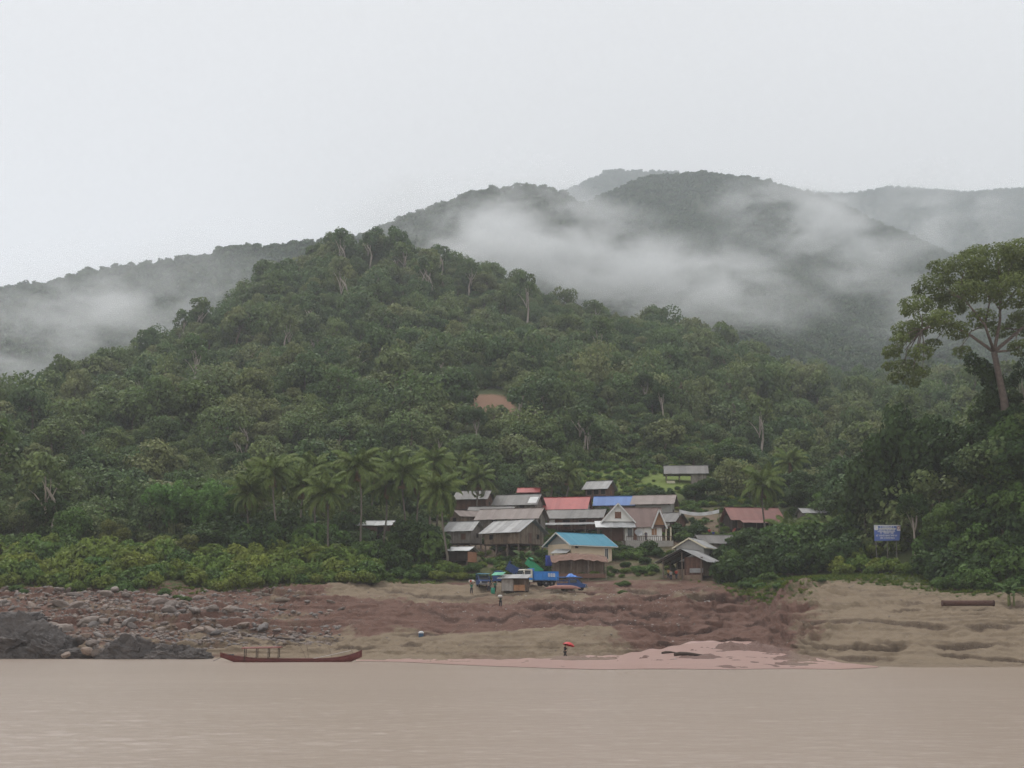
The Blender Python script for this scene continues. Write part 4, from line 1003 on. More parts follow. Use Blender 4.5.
for i, (px, row, Y, lean, lab) in enumerate([
    (246, 492, 243, 3, 'half hidden coconut palm at the outer end of the palm row'), (277, 472, 240, -4, 'tall coconut palm second from the outer end of the palm row'),
    (301, 484, 246, 2, 'coconut palm standing behind the two nearest outer palms'), (330, 492, 230, -5, 'near coconut palm with drooping fronds above the bank thicket'),
    (362, 466, 240, -4, 'tall slim coconut palm just outside the pale roofed shack'), (384, 484, 251, 3, 'dark coconut palm rising behind the pale roofed shack'),
    (404, 474, 246, -1, 'broad coconut palm above the dark round tree'), (428, 462, 262, 5, 'coconut palm farthest back above the village edge'),
    (447, 490, 236, -7, 'leaning coconut palm with yellowish fronds in front of the low shack'), (478, 478, 284, 0, 'coconut palm standing before the highest grey roofed house'),
    (462, 464, 305, 0, 'small coconut palm on the slope above the highest grey roofed house'),
    (567, 474, 303, 2, 'coconut palm behind the long bright red roof'), (548, 468, 318, -3, 'coconut palm on the slope above the small red tin roof'),
    (313, 470, 258, 2, 'coconut palm in the second row behind the near drooping one'), (345, 480, 262, -2, 'coconut palm in the second row outside the tall slim one'), (372, 474, 270, 3, 'coconut palm high in the second row behind the pale roofed shack'),
    (418, 480, 256, -2, 'coconut palm close behind the dark round tree'), (438, 476, 275, 2, 'coconut palm in the second row above the small plank house'), (262, 480, 262, -3, 'coconut palm in the second row near the bamboo'), (392, 462, 285, 0, 'coconut palm farthest up the slope above the shack'),
    (764, 484, 259, -1, 'coconut palm in front of the dull red roof'), (788, 462, 300, 2, 'coconut palm on the slope behind the dull red roof')]):
    palm(px, row, Y, lab, 'coconut palms around the village', 1.16 if Y < 270 else 1.05, i, lean)
for i, (px, row, Y, lab) in enumerate([(803, 548, 243, 'young palm at the inner end of the low palm clump'), (826, 536, 250, 'young palm in the middle of the low palm clump'), (842, 545, 240, 'young palm nearest the sign board in the low palm clump'),
                                       (858, 530, 247, 'young palm behind the sign end of the low palm clump'), (790, 540, 252, 'young palm behind the leafy shrubs near the dull red roof')]):
    palm(px, row, Y, lab, 'low palms between the shop and the sign', 1.15, 40 + i, 0, True)

def banana(px, Y, label, s=1., seed=0):
    g = np.random.default_rng(seed + 70); c = G(px, Y); e = empty('banana_plant', c, 0, label, 'banana plant', 'banana plants'); e.scale = (s, s, s)
    for st in range(3):
        bx, by = g.normal() * .5 * (st > 0), g.normal() * .4 * (st > 0); h = 1.5 + .5 * g.random()
        mb = MB(); mb.tube([(bx, by, -.3), (bx, by, h * .6), (bx, by, h)], [.16, .13, .07], 8); mb.build('stem', plain('banana_stem', (.16, .18, .07), .6), e, True)
        for i in range(6):
            n = 8; V_, F_, T_ = [], [], []; a = 1.25 - .17 * i; p = np.zeros(3); L = 2.0 + .5 * g.random()
            for k in range(n + 1):
                w = .34 * math.sin(math.pi * (.08 + .9 * k / n)) ** .7; V_ += [p + [0, -w, -.1 * w], p + [0, 0, .06], p + [0, w, -.1 * w]]
                p = p + np.array([math.cos(a), 0, math.sin(a)]) * L / n; a -= .13 + .12 * k / n
            for k in range(n):
                b = 3 * k; F_ += [(b, b + 1, b + 4, b + 3), (b + 1, b + 2, b + 5, b + 4)]; T_ += [.4 + .5 * g.random()] * 2
            me = np_mesh('leaf', np.array(V_), F_, T_, True); me.materials.append(FOL_BANANA); o = mesh_obj('leaf', me, None, e)
            o.location = (bx, by, h - .05); o.rotation_euler = (g.normal() * .1, 0, i * 2.2 + g.normal() * .3 + st)
banana(405, 236, 'banana plant with pale leaves below the pale roofed shack', 1.05, 1)
banana(524, 236, 'banana plant in front of the stilt house', 1.05, 2)
banana(768, 246, 'banana plant among the leafy shrubs below the dull red roof', 1.15, 3)
banana(497, 332, 'banana plant on the slope under the red earth cutting', 1.5, 4)
banana(1010, 178, 'banana leaves at the foot of the wooded slope near the steel pipe', .9, 5)

def bamboo(px, Y, label, h, r, seed):
    g = np.random.default_rng(seed); c = G(px, Y); e = empty('bamboo_clump', c, 0, label, 'bamboo', 'bamboo clumps'); lobes = []; mb = MB()
    for i in range(16):
        a = g.random() * 6.28; rr = r * (.3 + .8 * g.random()); hh = h * (.7 + .35 * g.random()); tip = (rr * math.cos(a), rr * math.sin(a), hh)
        b = (g.normal() * .3, g.normal() * .3, -.4); path = [tuple(np.array(b) * (1 - t_) + np.array([tip[0] * t_ ** 2, tip[1] * t_ ** 2, tip[2] * (1 - (1 - t_) ** 1.7)]) * 1.0) for t_ in (0, .25, .5, .75, 1)]
        mb.tube(path, [.07, .06, .05, .035, .01], 5)
        for t_ in (2, 3, 4): lobes.append((*path[t_], .75 + .3 * g.random(), .75 + .3 * g.random(), 1.1 + .4 * g.random()))
    mb.build('culms', plain('bamboo_culm', (.20, .22, .08), .5), e, True)
    v, f, ti = leaf_cloud(lobes, 5200, .30, seed, up=-.1, ratio=2.6, inner=.2, droop=.5); me = np_mesh('leaves', v, f, ti); me.materials.append(FOL_BAMBOO); mesh_obj('leaves', me, None, e)
bamboo(170, 252, 'feathery bright green bamboo clump nearest the river end', 10.5, 4.6, 5)
bamboo(200, 246, 'feathery bright green bamboo clump in the middle of the three', 11, 5, 6)
bamboo(228, 252, 'feathery bright green bamboo clump nearest the palms', 10.5, 4.6, 7)

# bank thicket
SHR = [shrub(600 + i, 1.9, 2.3, 9, 1150, .27, FOL_BUSH) for i in range(6)]
SHR_D = [shrub(620 + i, 1.9, 2.3, 9, 1150, .27, FOL_DARK) for i in range(4)]
SHR_B = [shrub(640 + i, 1.9, 2.1, 9, 1150, .25, FOL_BRIGHT) for i in range(3)]
g = np.random.default_rng(31)
def shrub_at(px, Y, s, kinds, label, group, sz=1., cat='shrub', sink=.15):
    c = G(px, Y); c.z -= sink
    return put_tree('shrub', kinds[int(g.integers(0, len(kinds)))], c, s, g.random() * 6.28, label, cat, group, sz * (.85 + .3 * g.random()), ('leaves', 'stems'))
for (y0, dy, st, s0, s1) in ((209, 2.0, 15, .7, 1.05), (213.5, 2., 16, .95, 1.35), (219, 2.5, 17, 1.1, 1.6), (226, 3., 18, 1.2, 1.9), (234, 3., 22, 1.3, 1.9)):
    px = -20 + g.random() * 10
    while px < 372 + (y0 - 209) * .3:
        front = 2.5 * math.sin(px * .045) + (3.5 if 165 < px < 225 and y0 < 212 else 0) + (4.5 if px > 240 and y0 < 216 else 0)
        shrub_at(px, y0 + front + g.normal() * dy * .4, s0 + (s1 - s0) * g.random(), SHR if g.random() < .82 else SHR_B, 'bushy yellow green shrub in the thicket along the bank', 'shrubs of the bank thicket', 1.05)
        px += st * (.7 + .6 * g.random())
for px, Y, s in ((16, 203, .55), (8, 205, .5), (112, 203, .8), (122, 204.5, .9), (131, 203, .6), (165, 205, .6), (178, 203, .45), (186, 201, .5), (24, 201, .4), (181, 196, .35)):
    shrub_at(px, Y, s, SHR_B, 'low bright green bush among the boulders of the bank', 'low bushes among the boulders', .8)
for px, Y, s in ((386, 226, .8), (398, 228, .9), (412, 226, .8), (424, 229, 1.0), (438, 227, .9), (452, 230, 1.), (462, 228, .7), (400, 232, 1.1), (445, 233, 1.1), (472, 234, .9), (478, 228, .6), (430, 222, .5), (392, 221, .45), (405, 219, .35)):
    shrub_at(px, Y, s, SHR if g.random() < .6 else SHR_B, 'green shrub below the shacks beside the truck yard', 'shrubs below the shacks', .9)
for px, Y, s in ((508, 240, .6), (545, 243, .6), (622, 246, .8), (632, 243, .9), (641, 244, .9), (650, 246, .9), (658, 243, .7), (645, 238, .6), (626, 236, .5), (616, 242, .7), (684, 256, 1.), (692, 258, 1.1), (700, 262, .9), (676, 262, .9)):
    shrub_at(px, Y, s, SHR_B if g.random() < .5 else SHR_D, 'garden shrub on the terrace around the white house', 'shrubs around the white house')
for i in range(52):
    bp = 236 + 195 * g.random()
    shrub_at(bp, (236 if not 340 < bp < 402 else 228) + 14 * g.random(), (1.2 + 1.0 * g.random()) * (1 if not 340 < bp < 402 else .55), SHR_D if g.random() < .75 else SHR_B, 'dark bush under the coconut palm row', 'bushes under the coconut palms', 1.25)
for px, Y, s in ((618, 221, .5), (626, 222, .6), (622, 216, .4), (735, 219, .8), (745, 214, .7), (752, 218, .9), (760, 213, .8), (727, 223, .7), (770, 216, .9), (782, 208, .7), (795, 204, .6), (788, 200, .5), (800, 199, .5), (812, 201, .45), (778, 203, .5), (822, 203, .4), (806, 196, .35), (756, 222, 1.)):
    shrub_at(px, Y, s, SHR_B, 'low grassy bush on the bank in front of the shop', 'low bushes in front of the shop', .65)
for i in range(44):
    shrub_at(722 + 138 * g.random(), 219 + 23 * g.random(), 1. + .9 * g.random(), SHR_D if g.random() < .7 else SHR_B, 'dense leafy shrub between the shop and the sign', 'shrubs between the shop and the sign', 1.2)
for px, Y, s in ((845, 214, .9), (853, 216, 1.), (862, 215, .9), (870, 211, .6), (880, 211, .8), (887, 212, .8), (893, 210, .85), (876, 212.5, .8), (905, 207, .8), (912, 206, .7), (838, 217, 1.), (855, 220, 1.3), (872, 222, 1.), (900, 219, .9)):
    shrub_at(px, Y, s, SHR if g.random() < .7 else SHR_B, 'yellow green shrub around the foot of the sign board', 'shrubs around the sign board')
for i in range(96):
    px = 925 + 130 * g.random() ** .8; Y = 188 + 19 * g.random() if px > 975 else 194 + 24 * g.random()
    shrub_at(px, Y, .9 + .9 * g.random(), SHR_D if g.random() < .55 else SHR_B, 'leafy shrub on the steep wooded slope above the steel pipe', 'shrubs on the steep wooded slope', 1.1)
for px, Y, s in ((945, 191, .8), (955, 190, .9), (965, 190, 1.), (972, 188, .9), (985, 187, .8), (998, 186, .7), (1012, 185, .8), (940, 194, .8), (1024, 186, .9), (975, 191, 1.2)):
    shrub_at(px, Y, s, SHR_B, 'bush at the edge of the sand above the steel pipe', 'bushes at the edge of the sand', .85)
# creepers and tufts of grass
tuft_v, tuft_f, tuft_t = [], [], []
for i in range(70):
    a = RNG.random() * 6.28; r_ = .3 * RNG.random(); b = len(tuft_v); o = np.array([r_ * math.cos(a), r_ * math.sin(a), 0]); d = np.array([math.cos(a + .5), math.sin(a + .5), 0]) * .2 * RNG.random(); h_ = .25 + .35 * RNG.random()
    w = np.array([-math.sin(a), math.cos(a), 0]) * .025; tuft_v += [o - w, o + w, o + d * .6 + w * .7 + [0, 0, h_ * .7], o + d * 1.6 + [0, 0, h_]]; tuft_f.append((b, b + 1, b + 2, b + 3)); tuft_t.append(RNG.random())
TUFT = np_mesh('tuft', np.array(tuft_v), tuft_f, tuft_t); TUFT.materials.append(FOL_BUSH)
gp = np.clip(GR.ravel() - .38, 0, 1) * (.3 + .7 * (fbm(X / 4, Y / 4, 3).ravel() > -.1)); gp = gp * (np.abs(bank_px[None] + 0 * X).ravel() < 1300)
gi_ = RNG.choice(len(gp), 9000, p=gp / gp.sum()); gpts = V.reshape(-1, 3)[gi_] + RNG.normal(size=(9000, 3)) * [.25, .25, 0]
vp = []
while len(vp) < 1900:
    px = 405 + 470 * RNG.random(); Yb = 216 + 96 * RNG.random() ** 1.2; c = G(px, Yb)
    if fbm(np.array([c.x / 9]), np.array([c.y / 7]), 2)[0] < -.25 or (Yb < 228 and px < 720): continue
    if all((abs(h.location.x - c.x) > 4.2 or abs(h.location.y - c.y) > 4.2) for h in HOUSES): vp.append(tuple(c))
wk = [joined(*shrub(660 + i, 1.5, 1.3, 7, 330, .26, (FOL_BRIGHT, FOL_DARK, FOL_BUSH)[i % 3]), 'weed') for i in range(6)]
scatter('weeds', np.array(vp), .25 + .65 * RNG.random(len(vp)) ** 1.6, wk, 'weeds and low plants growing between the village houses', 'weeds', 61)
mp = []
while len(mp) < 1300:
    px = 565 + 175 * RNG.random(); Yb = 305 + 130 * RNG.random(); c = G(px, Yb)
    if not (655 < px < 718 and Yb < 332): mp.append(tuple(c))
scatter('meadow_plants', np.array(mp), .4 + .7 * RNG.random(len(mp)) ** 1.6, [wk[0], wk[3], wk[2], wk[5]], 'bright low plants on the green slope above the village', 'meadow plants', 67)
scatter('grass', gpts, .25 + .5 * RNG.random(9000), [TUFT], 'short green grass on the upper bank', 'grass', 44)

# single trees near the village
TD = [broadleaf(700 + i, 9, 4., 14, 4200, .34, FOL_DARK, BARK, flat=1.15, trunk_r=.2) for i in range(4)]
TB = [broadleaf(720 + i, 9, 4., 14, 4200, .34, FOL_BRIGHT, BARK, flat=1.1, trunk_r=.2) for i in range(2)]
TY = [broadleaf(730, 8, 3.6, 12, 3600, .32, FOL_YELLOW, BARK, flat=1., trunk_r=.2)]
TP = [broadleaf(740 + i, 12, 4., 9, 2300, .3, FOL_DARK, BARK_PALE, flat=.8, trunk_r=.22, open_=.2, first=.2) for i in range(2)]
def tree_at(px, Y, h, kinds, label, wid=1., i=0, name='broadleaf_tree', H0=9., group=None):
    c = G(px, Y); c.z -= .2; s = h / H0
    e = put_tree(name, kinds[i % len(kinds)], c, s * wid, (px * .37) % 6.28, label, 'tree', group, 1 / wid); return e
for i, (px, Y, h, k, wid, lab) in enumerate([
    (415, 240, 8.2, TD, 1.1, 'dark round tree between the palms and the low shack'), (402, 244, 6, TB, 1., 'small bright tree behind the dark round tree'),
    (205, 238, 7.0, TD, 1.5, 'dark tree with a wide crown in front of the bamboo'), (186, 232, 5.5, TY, 1.1, 'yellow green small tree in front of the bamboo'),
    (113, 238, 7, TY, .8, 'yellowish tree standing above the bank thicket'), (70, 242, 9, TB, .9, 'bright green tree at the forest foot, farthest from the village'), (46, 250, 11, TD, .8, 'dark columnar tree at the forest foot'),
    (652, 292, 5.4, TD, 1.2, 'dark tree growing below the open sided hill house'), (694, 298, 4.4, TD, 1.3, 'dark tree next to the banner'), (708, 300, 5.2, TD, 1.2, 'dark tree behind the banner'),
    (737, 335, 9.5, TD, 1.2, 'large dark tree on the slope above the dull red roof'), (652, 372, 8, TD, 1.1, 'round dark tree in the meadow above the hill house'), (726, 350, 8, TB, 1., 'bright tree at the edge of the meadow'),
    (604, 272, 4.8, TD, .8, 'slender small tree in front of the low blue roof'),
    (750, 236, 6.8, TD, 1.3, 'big leafy tree just outside the timber shop'), (778, 240, 6.0, TB, 1.3, 'leafy tree between the timber shop and the young palms'), (733, 231, 4.6, TB, 1., 'small leafy tree touching the dark roofed shed'),
    (877, 226, 19, TD, .62, 'tall dark tree behind the sign board'), (903, 224, 23, TD, .55, 'tallest dark tree behind the sign board'), (930, 222, 20, TD, .6, 'tall dark tree uphill of the sign board'), (955, 218, 15, TD, .75, 'dark leafy tree below the great spreading tree'),
    (897, 232, 16, TB, .6, 'mid green tree close behind the sign board'), (915, 210, 11.5, TP, .7, 'pale trunked tree beside the sign board'), (868, 236, 13, TD, .7, 'dark tree above the young palms'), (978, 210, 11, TD, .9, 'dense dark tree on the steep slope'), (1003, 200, 8.5, TB, 1., 'leafy tree at the foot of the great spreading tree'),
    (1022, 197, 9, TD, 1., 'dark tree at the frame edge under the great spreading tree'), (945, 206, 9, TB, .9, 'bright leafy tree on the slope uphill of the pale trunked tree'), (1000, 212, 9, TD, 1.1, 'dark tree beside the trunk of the great spreading tree'), (985, 222, 7, TD, 1.2, 'low dark tree left of the great trunk'),
    (806, 268, 8.5, TD, 1., 'dark tree close behind the small hidden shack'), (828, 262, 7.5, TB, 1.1, 'leafy tree behind the young palms'), (795, 285, 9, TD, 1.1, 'dark tree on the slope behind the dull red roof'), (850, 250, 9, TD, 1., 'dark tree above the sign end of the young palms'),
    (645, 400, 13, TP, .9, 'tree with bare pale trunk and thin crown above the meadow'), (662, 392, 12, TP, .8, 'second pale trunked tree above the meadow'), (476, 352, 12, TP, .75, 'slender tree with pale trunk at the red earth cutting'), (590, 345, 11, TP, .7, 'pale trunked tree on the slope above the veranda house')]):
    tree_at(px, Y, h, k, lab, wid, i, H0=12. if k is TP else (8. if k is TY else 9.))

# great spreading tree on the right
def great_tree():
    Yt = 206.; g = np.random.default_rng(3); c = G(1008, Yt); e = empty('spreading_tree', c, 0, 'great spreading tree with reddish trunk rising above the steep slope', 'tree')
    loc = lambda px, row, dy=0: np.array(P(px, row, Yt + dy)) - np.array(c)
    k = 1419 / Yt; mb = MB(); fork = loc(994, 352)
    mb.tube([(0, 0, -1.2), tuple(loc(1004, 400)), tuple(loc(999, 376)), tuple(fork)], [.75, .56, .47, .43], 11)
    clumps = [(940, 268, 12, 5), (1000, 262, 26, 0), (965, 270, 22, -2), (1032, 268, 28, 2), (935, 287, 19, 1), (985, 285, 24, 5), (1015, 290, 24, -4), (915, 306, 15, -2), (948, 305, 18, 4), (1055, 290, 28, 0),
              (906, 330, 13, 0), (925, 325, 15, 3), (893, 352, 10, -1), (905, 368, 12, 1), (920, 352, 11, -3), (955, 330, 13, -4), (982, 318, 14, 0), (1030, 322, 20, 4), (1060, 335, 22, -2), (962, 352, 9, 3), (1020, 348, 11, -3), (1080, 310, 26, 3),
              (975, 255, 14, 4), (1018, 250, 15, -3), (932, 345, 9, 4), (1002, 330, 11, 5), (912, 382, 8, 0), (896, 378, 8, 1), (922, 372, 8, -2), (940, 318, 12, -5), (968, 292, 16, -6), (1010, 275, 18, 7), (890, 366, 7, 2), (900, 340, 9, -3)]
    lobes = []
    for (px, row, rp, dy) in clumps:
        p = loc(px, row, dy * 1.3); r_ = rp / k; lobes.append((*p, r_ * 1.15, r_ * 1.25, r_ * .72))
    v, f, ti = leaf_cloud(lobes, 36000, .27, 21, up=.5, ratio=1.6, inner=.3); me = np_mesh('crown', v, f, ti); me.materials.append(FOL_RAIN); mesh_obj('crown', me, None, e)
    for (a, pts, r0) in ((fork, [(970, 335), (945, 322), (922, 330), (905, 350)], .34), (fork, [(985, 325), (965, 300), (945, 288)], .34), (fork, [(1000, 320), (1000, 285), (998, 262)], .38), (fork, [(1020, 330), (1050, 310), (1080, 300)], .4),
                         (loc(985, 325), [(990, 300), (975, 270)], .22), (loc(1000, 310), [(1020, 285), (1032, 262)], .24), (loc(945, 322), [(930, 308), (915, 302)], .16), (fork, [(1015, 350), (1040, 330), (1060, 335)], .25), (loc(970, 335), [(960, 348), (950, 350)], .1), (loc(922, 330), [(915, 362), (906, 376)], .12)):
        path = [tuple(a)] + [tuple(loc(px, row, 2 * math.sin(px))) for px, row in pts]; n = len(path)
        mb.tube(path, [.75 * r0 * (1 - .75 * i / (n - 1)) for i in range(n)], 7)
    for lb in lobes:
        src = min([loc(945, 322), loc(985, 325), loc(1000, 310), loc(1020, 330), loc(965, 300), loc(922, 330), loc(1050, 310)], key=lambda q: np.linalg.norm(q - np.array(lb[:3])))
        mb.tube(limb_path(src, lb[:3], g, .1, 4), [.12, .09, .06, .03], 5)
    mb.build('trunk', BARK_RED, e, True)
    lob2 = [(*(loc(992 + 8 * g.normal(), 366 + 12 * g.normal()) + np.array([0, 1.5, 0])), 1.3, 1.2, 1.7) for i in range(6)]
    v, f, ti = leaf_cloud(lob2, 2200, .34, 5, ratio=1.4); me = np_mesh('climber', v, f, ti); me.materials.append(FOL_DARK); o = mesh_obj('climbing_vine', me, None, e)
    o['label'] = 'dark climbing vine hanging behind the trunk'
great_tree()
tree_at(1023, 214, 10.5, TP, 'thin dark stemmed tree at the frame edge beside the great trunk', .6, 1, H0=12.)

# ------------------------------------------------------------------ rocks
def rock_mesh(seed, sub=3, cuts=16, rough=.05, mat=None, flat=.75):
    g = np.random.default_rng(seed); bm = bmesh.new(); bmesh.ops.create_icosphere(bm, subdivisions=sub, radius=1)
    co = np.array([v.co[:] for v in bm.verts]); d = g.normal(size=(cuts, 3)); d /= np.linalg.norm(d, axis=1)[:, None]; h = .55 + .4 * g.random(cuts)
    for di, hi in zip(d, h):
        s = co @ di; over = s > hi; co[over] -= ((s[over] - hi) * .94)[:, None] * di
    nz = np.array([mnoise.noise(Vector(c * 2.3) + Vector((seed, 0, 0))) + .5 * mnoise.noise(Vector(c * 6) + Vector((seed, 3, 0))) for c in co]); co *= (1 + rough * nz)[:, None]
    co *= [1.15, .95, flat]
    for v, c in zip(bm.verts, co): v.co = c
    me = bpy.data.meshes.new('rock'); bm.to_mesh(me); bm.free(); me.materials.append(mat); return me
def rockmat(name, cols, dark):
    t = NT(name); oi = t.n.new('ShaderNodeObjectInfo'); base = t.ramp(oi.outputs['Random'], [(i / (len(cols) - 1), c) for i, c in enumerate(cols)])
    n = t.noise(t.coord(), 2.2, 8, .68); n2 = t.noise(t.coord(scale=(1, 1, 3.5)), 3.5, 6, .7)
    col = t.mix(t.rnge(n, .4, .72, 0, .8), base, dark); col = t.mix(t.rnge(n2, .6, .75, 0, .4), col, (.42, .38, .34)); t.bump(t.math('ADD', n, n2), .8, .12)
    return t.done(col, .75, .3)
RK = rockmat('bank_stone', [(.20, .17, .15), (.28, .215, .175), (.16, .15, .145), (.33, .245, .19), (.25, .225, .205), (.22, .17, .145), (.19, .18, .17)], (.12, .09, .08))
RK_BLACK = rockmat('black_rock', [(.085, .076, .072), (.115, .10, .092)], (.032, .028, .028))
ROCKS = [rock_mesh(i, 2, 13, .06, RK) for i in range(9)]
BIG = [rock_mesh(40 + i, 6, 34, .16, RK_BLACK, .8) for i in range(5)]
def craggy(me, seed):
    n = len(me.vertices); co = np.empty(n * 3); me.vertices.foreach_get('co', co); co = co.reshape(-1, 3); out = co.copy()
    for i, c in enumerate(co):
        p = Vector(c); w = p + .25 * Vector(mnoise.noise_vector(p * 1.7 + Vector((seed, 1, 0)))); cell = mnoise.cell(Vector((w.x * 2.6 + w.z * 1.3, w.y * 2.6, w.z * 4.5 - w.x * 1.8)) + Vector((seed, 0, 0)))
        s = .30 * (mnoise.ridged_multi_fractal(w * 1.4 + Vector((seed, 0, 0)), .8, 2.2, 6, 1., 2.) - 1.1) * .6 + .10 * cell + .07 * mnoise.noise(Vector((c[0] * 3, c[1] * 3, c[2] * 11 + c[0] * 5))) + .05 * mnoise.noise(w * 14)
        out[i] = c * (1 + s)
    me.vertices.foreach_set('co', out.ravel()); me.update()
for i, m in enumerate(BIG): craggy(m, i * 7)
def outcrop(px, row, Y, sx, sy, sz, rot, k, label, tilt=0.):
    o = mesh_obj('rock_outcrop', BIG[k], None); p = P(px, row, Y); o.location = (p.x, p.y, p.z - .5 * sz); o.scale = (sx, sy, sz); o.rotation_euler = (0, tilt, rot); tag(o, label, 'rock', 'black rock outcrops at the water')
outcrop(14, 630, 172, 6.8, 4.2, 5.6, .2, 0, 'largest black rock outcrop, with layered face, at the frame edge')
outcrop(-30, 622, 173, 7.4, 4.5, 6., .9, 1, 'black rock outcrop running out of frame past the largest one')
outcrop(50, 637, 171, 4.6, 3, 4.4, .5, 2, 'steep black rock shoulder beside the largest outcrop', .35)
outcrop(74, 649, 170, 2.4, 1.8, 1.6, .2, 3, 'low sloping black rock between the two big outcrops')
outcrop(132, 642, 169, 4.8, 2.6, 4.0, .15, 4, 'domed black rock standing alone at the waterline')
outcrop(164, 647, 169, 4.8, 2.2, 3.0, .0, 1, 'lower black rock shoulder behind the domed one')
outcrop(192, 651, 168, 2.6, 1.6, 1.7, .3, 2, 'last low black rock nearest the boat')
outcrop(16, 613, 182, 3.4, 2.4, 2.2, .1, 3, 'grey slab of rock above the largest outcrop')
g = np.random.default_rng(12)
for i, (px, row, Y, s) in enumerate([(88, 651, 169, 1.0), (97, 654, 168, .9), (80, 640, 173, 1.0), (104, 653, 169.5, .8), (66, 655, 168.5, .7), (110, 646, 173, .7), (92, 643, 174, .8)]):
    o = mesh_obj('boulder', ROCKS[i % 9], None); p = P(px, row, Y); o.location = p; o.scale = (s, s * .8, s * .8); o.rotation_euler = (g.normal() * .3, g.normal() * .3, g.random() * 6); tag(o, 'grey boulder wedged between the two black outcrops', 'boulder', 'boulders between the black outcrops')
def boulder(px, Y, s, label, group, sink=.25, flat=.8):
    c = G(px, Y); o = mesh_obj('boulder', ROCKS[int(g.integers(0, 9))], None); o.location = (c.x, c.y, c.z + s * (.75 * flat - sink)); o.scale = (s * (.9 + .4 * g.random()), s * .9, s * flat); o.rotation_euler = (g.normal() * .25, g.normal() * .25, g.random() * 6.28); tag(o, label, 'boulder', group)
boulder(159, 196, 1.55, 'grey flat topped boulder beside the low bushes', None); boulder(169, 191, 1.25, 'large pinkish upright boulder in the rubble', None); boulder(88, 186, 1.3, 'brown angular boulder, biggest in the middle of the rubble', None)
boulder(60, 183, 1.35, 'orange brown boulder behind the largest black outcrop', None); boulder(118, 186, .8, 'rounded tan boulder right of the angular brown one', None)
for i in range(190):
    px = -10 + 275 * g.random() ** .95; Yb = 177 + 27 * g.random()
    if px > 200 and Yb > 196: continue
    boulder(px, Yb, .40 + .75 * g.random() ** 2.4, 'stone block in the rubble field below the bank thicket', 'boulders of the rubble field', flat=.7)
for i in range(26): boulder(190 + 120 * g.random(), 178 + 9 * g.random(), .35 + .25 * g.random(), 'tan block in the stone apron above the moored boat', 'blocks of the stone apron', flat=.6)
for i in range(12): boulder(262 + 90 * g.random(), 190 + 8 * g.random(), .3 + .25 * g.random(), 'small block on the red slope between rubble and trucks', 'blocks on the red slope', flat=.6)
n = 5200; pts = []
while len(pts) < n:
    px = -60 + 400 * g.random(); Yb = 174 + 34 * g.random(); w = (1 if px < 190 else max(0, 1 - (px - 190) / 140)) * (1 if Yb < 204 else .4)
    if px > 200 and abs(Yb - (183 - (px - 250) * .02)) < 5: w = max(w, .8)
    if g.random() < w: c = G(px, Yb); pts.append(c)
small = [rock_mesh(80 + i, 1, 8, .05, RK) for i in range(5)]
scatter('rubble', np.array([tuple(p) for p in pts]), .12 + .36 * g.random(n) ** 2, small, 'small broken stones covering the rocky bank', 'rubble', 9, (.6, 1.))
pts = []
while len(pts) < 1500:
    px = 330 + 700 * g.random(); Yb = 165 + 48 * g.random()
    if fbm(np.array([px / 25]), np.array([Yb / 6]), 2)[0] > .0: pts.append(tuple(G(px, Yb)))
scatter('stones', np.array(pts), .04 + .14 * g.random(1500) ** 3, small, 'scattered small stones on the bare bank', 'stones', 19, (.6, 1.))

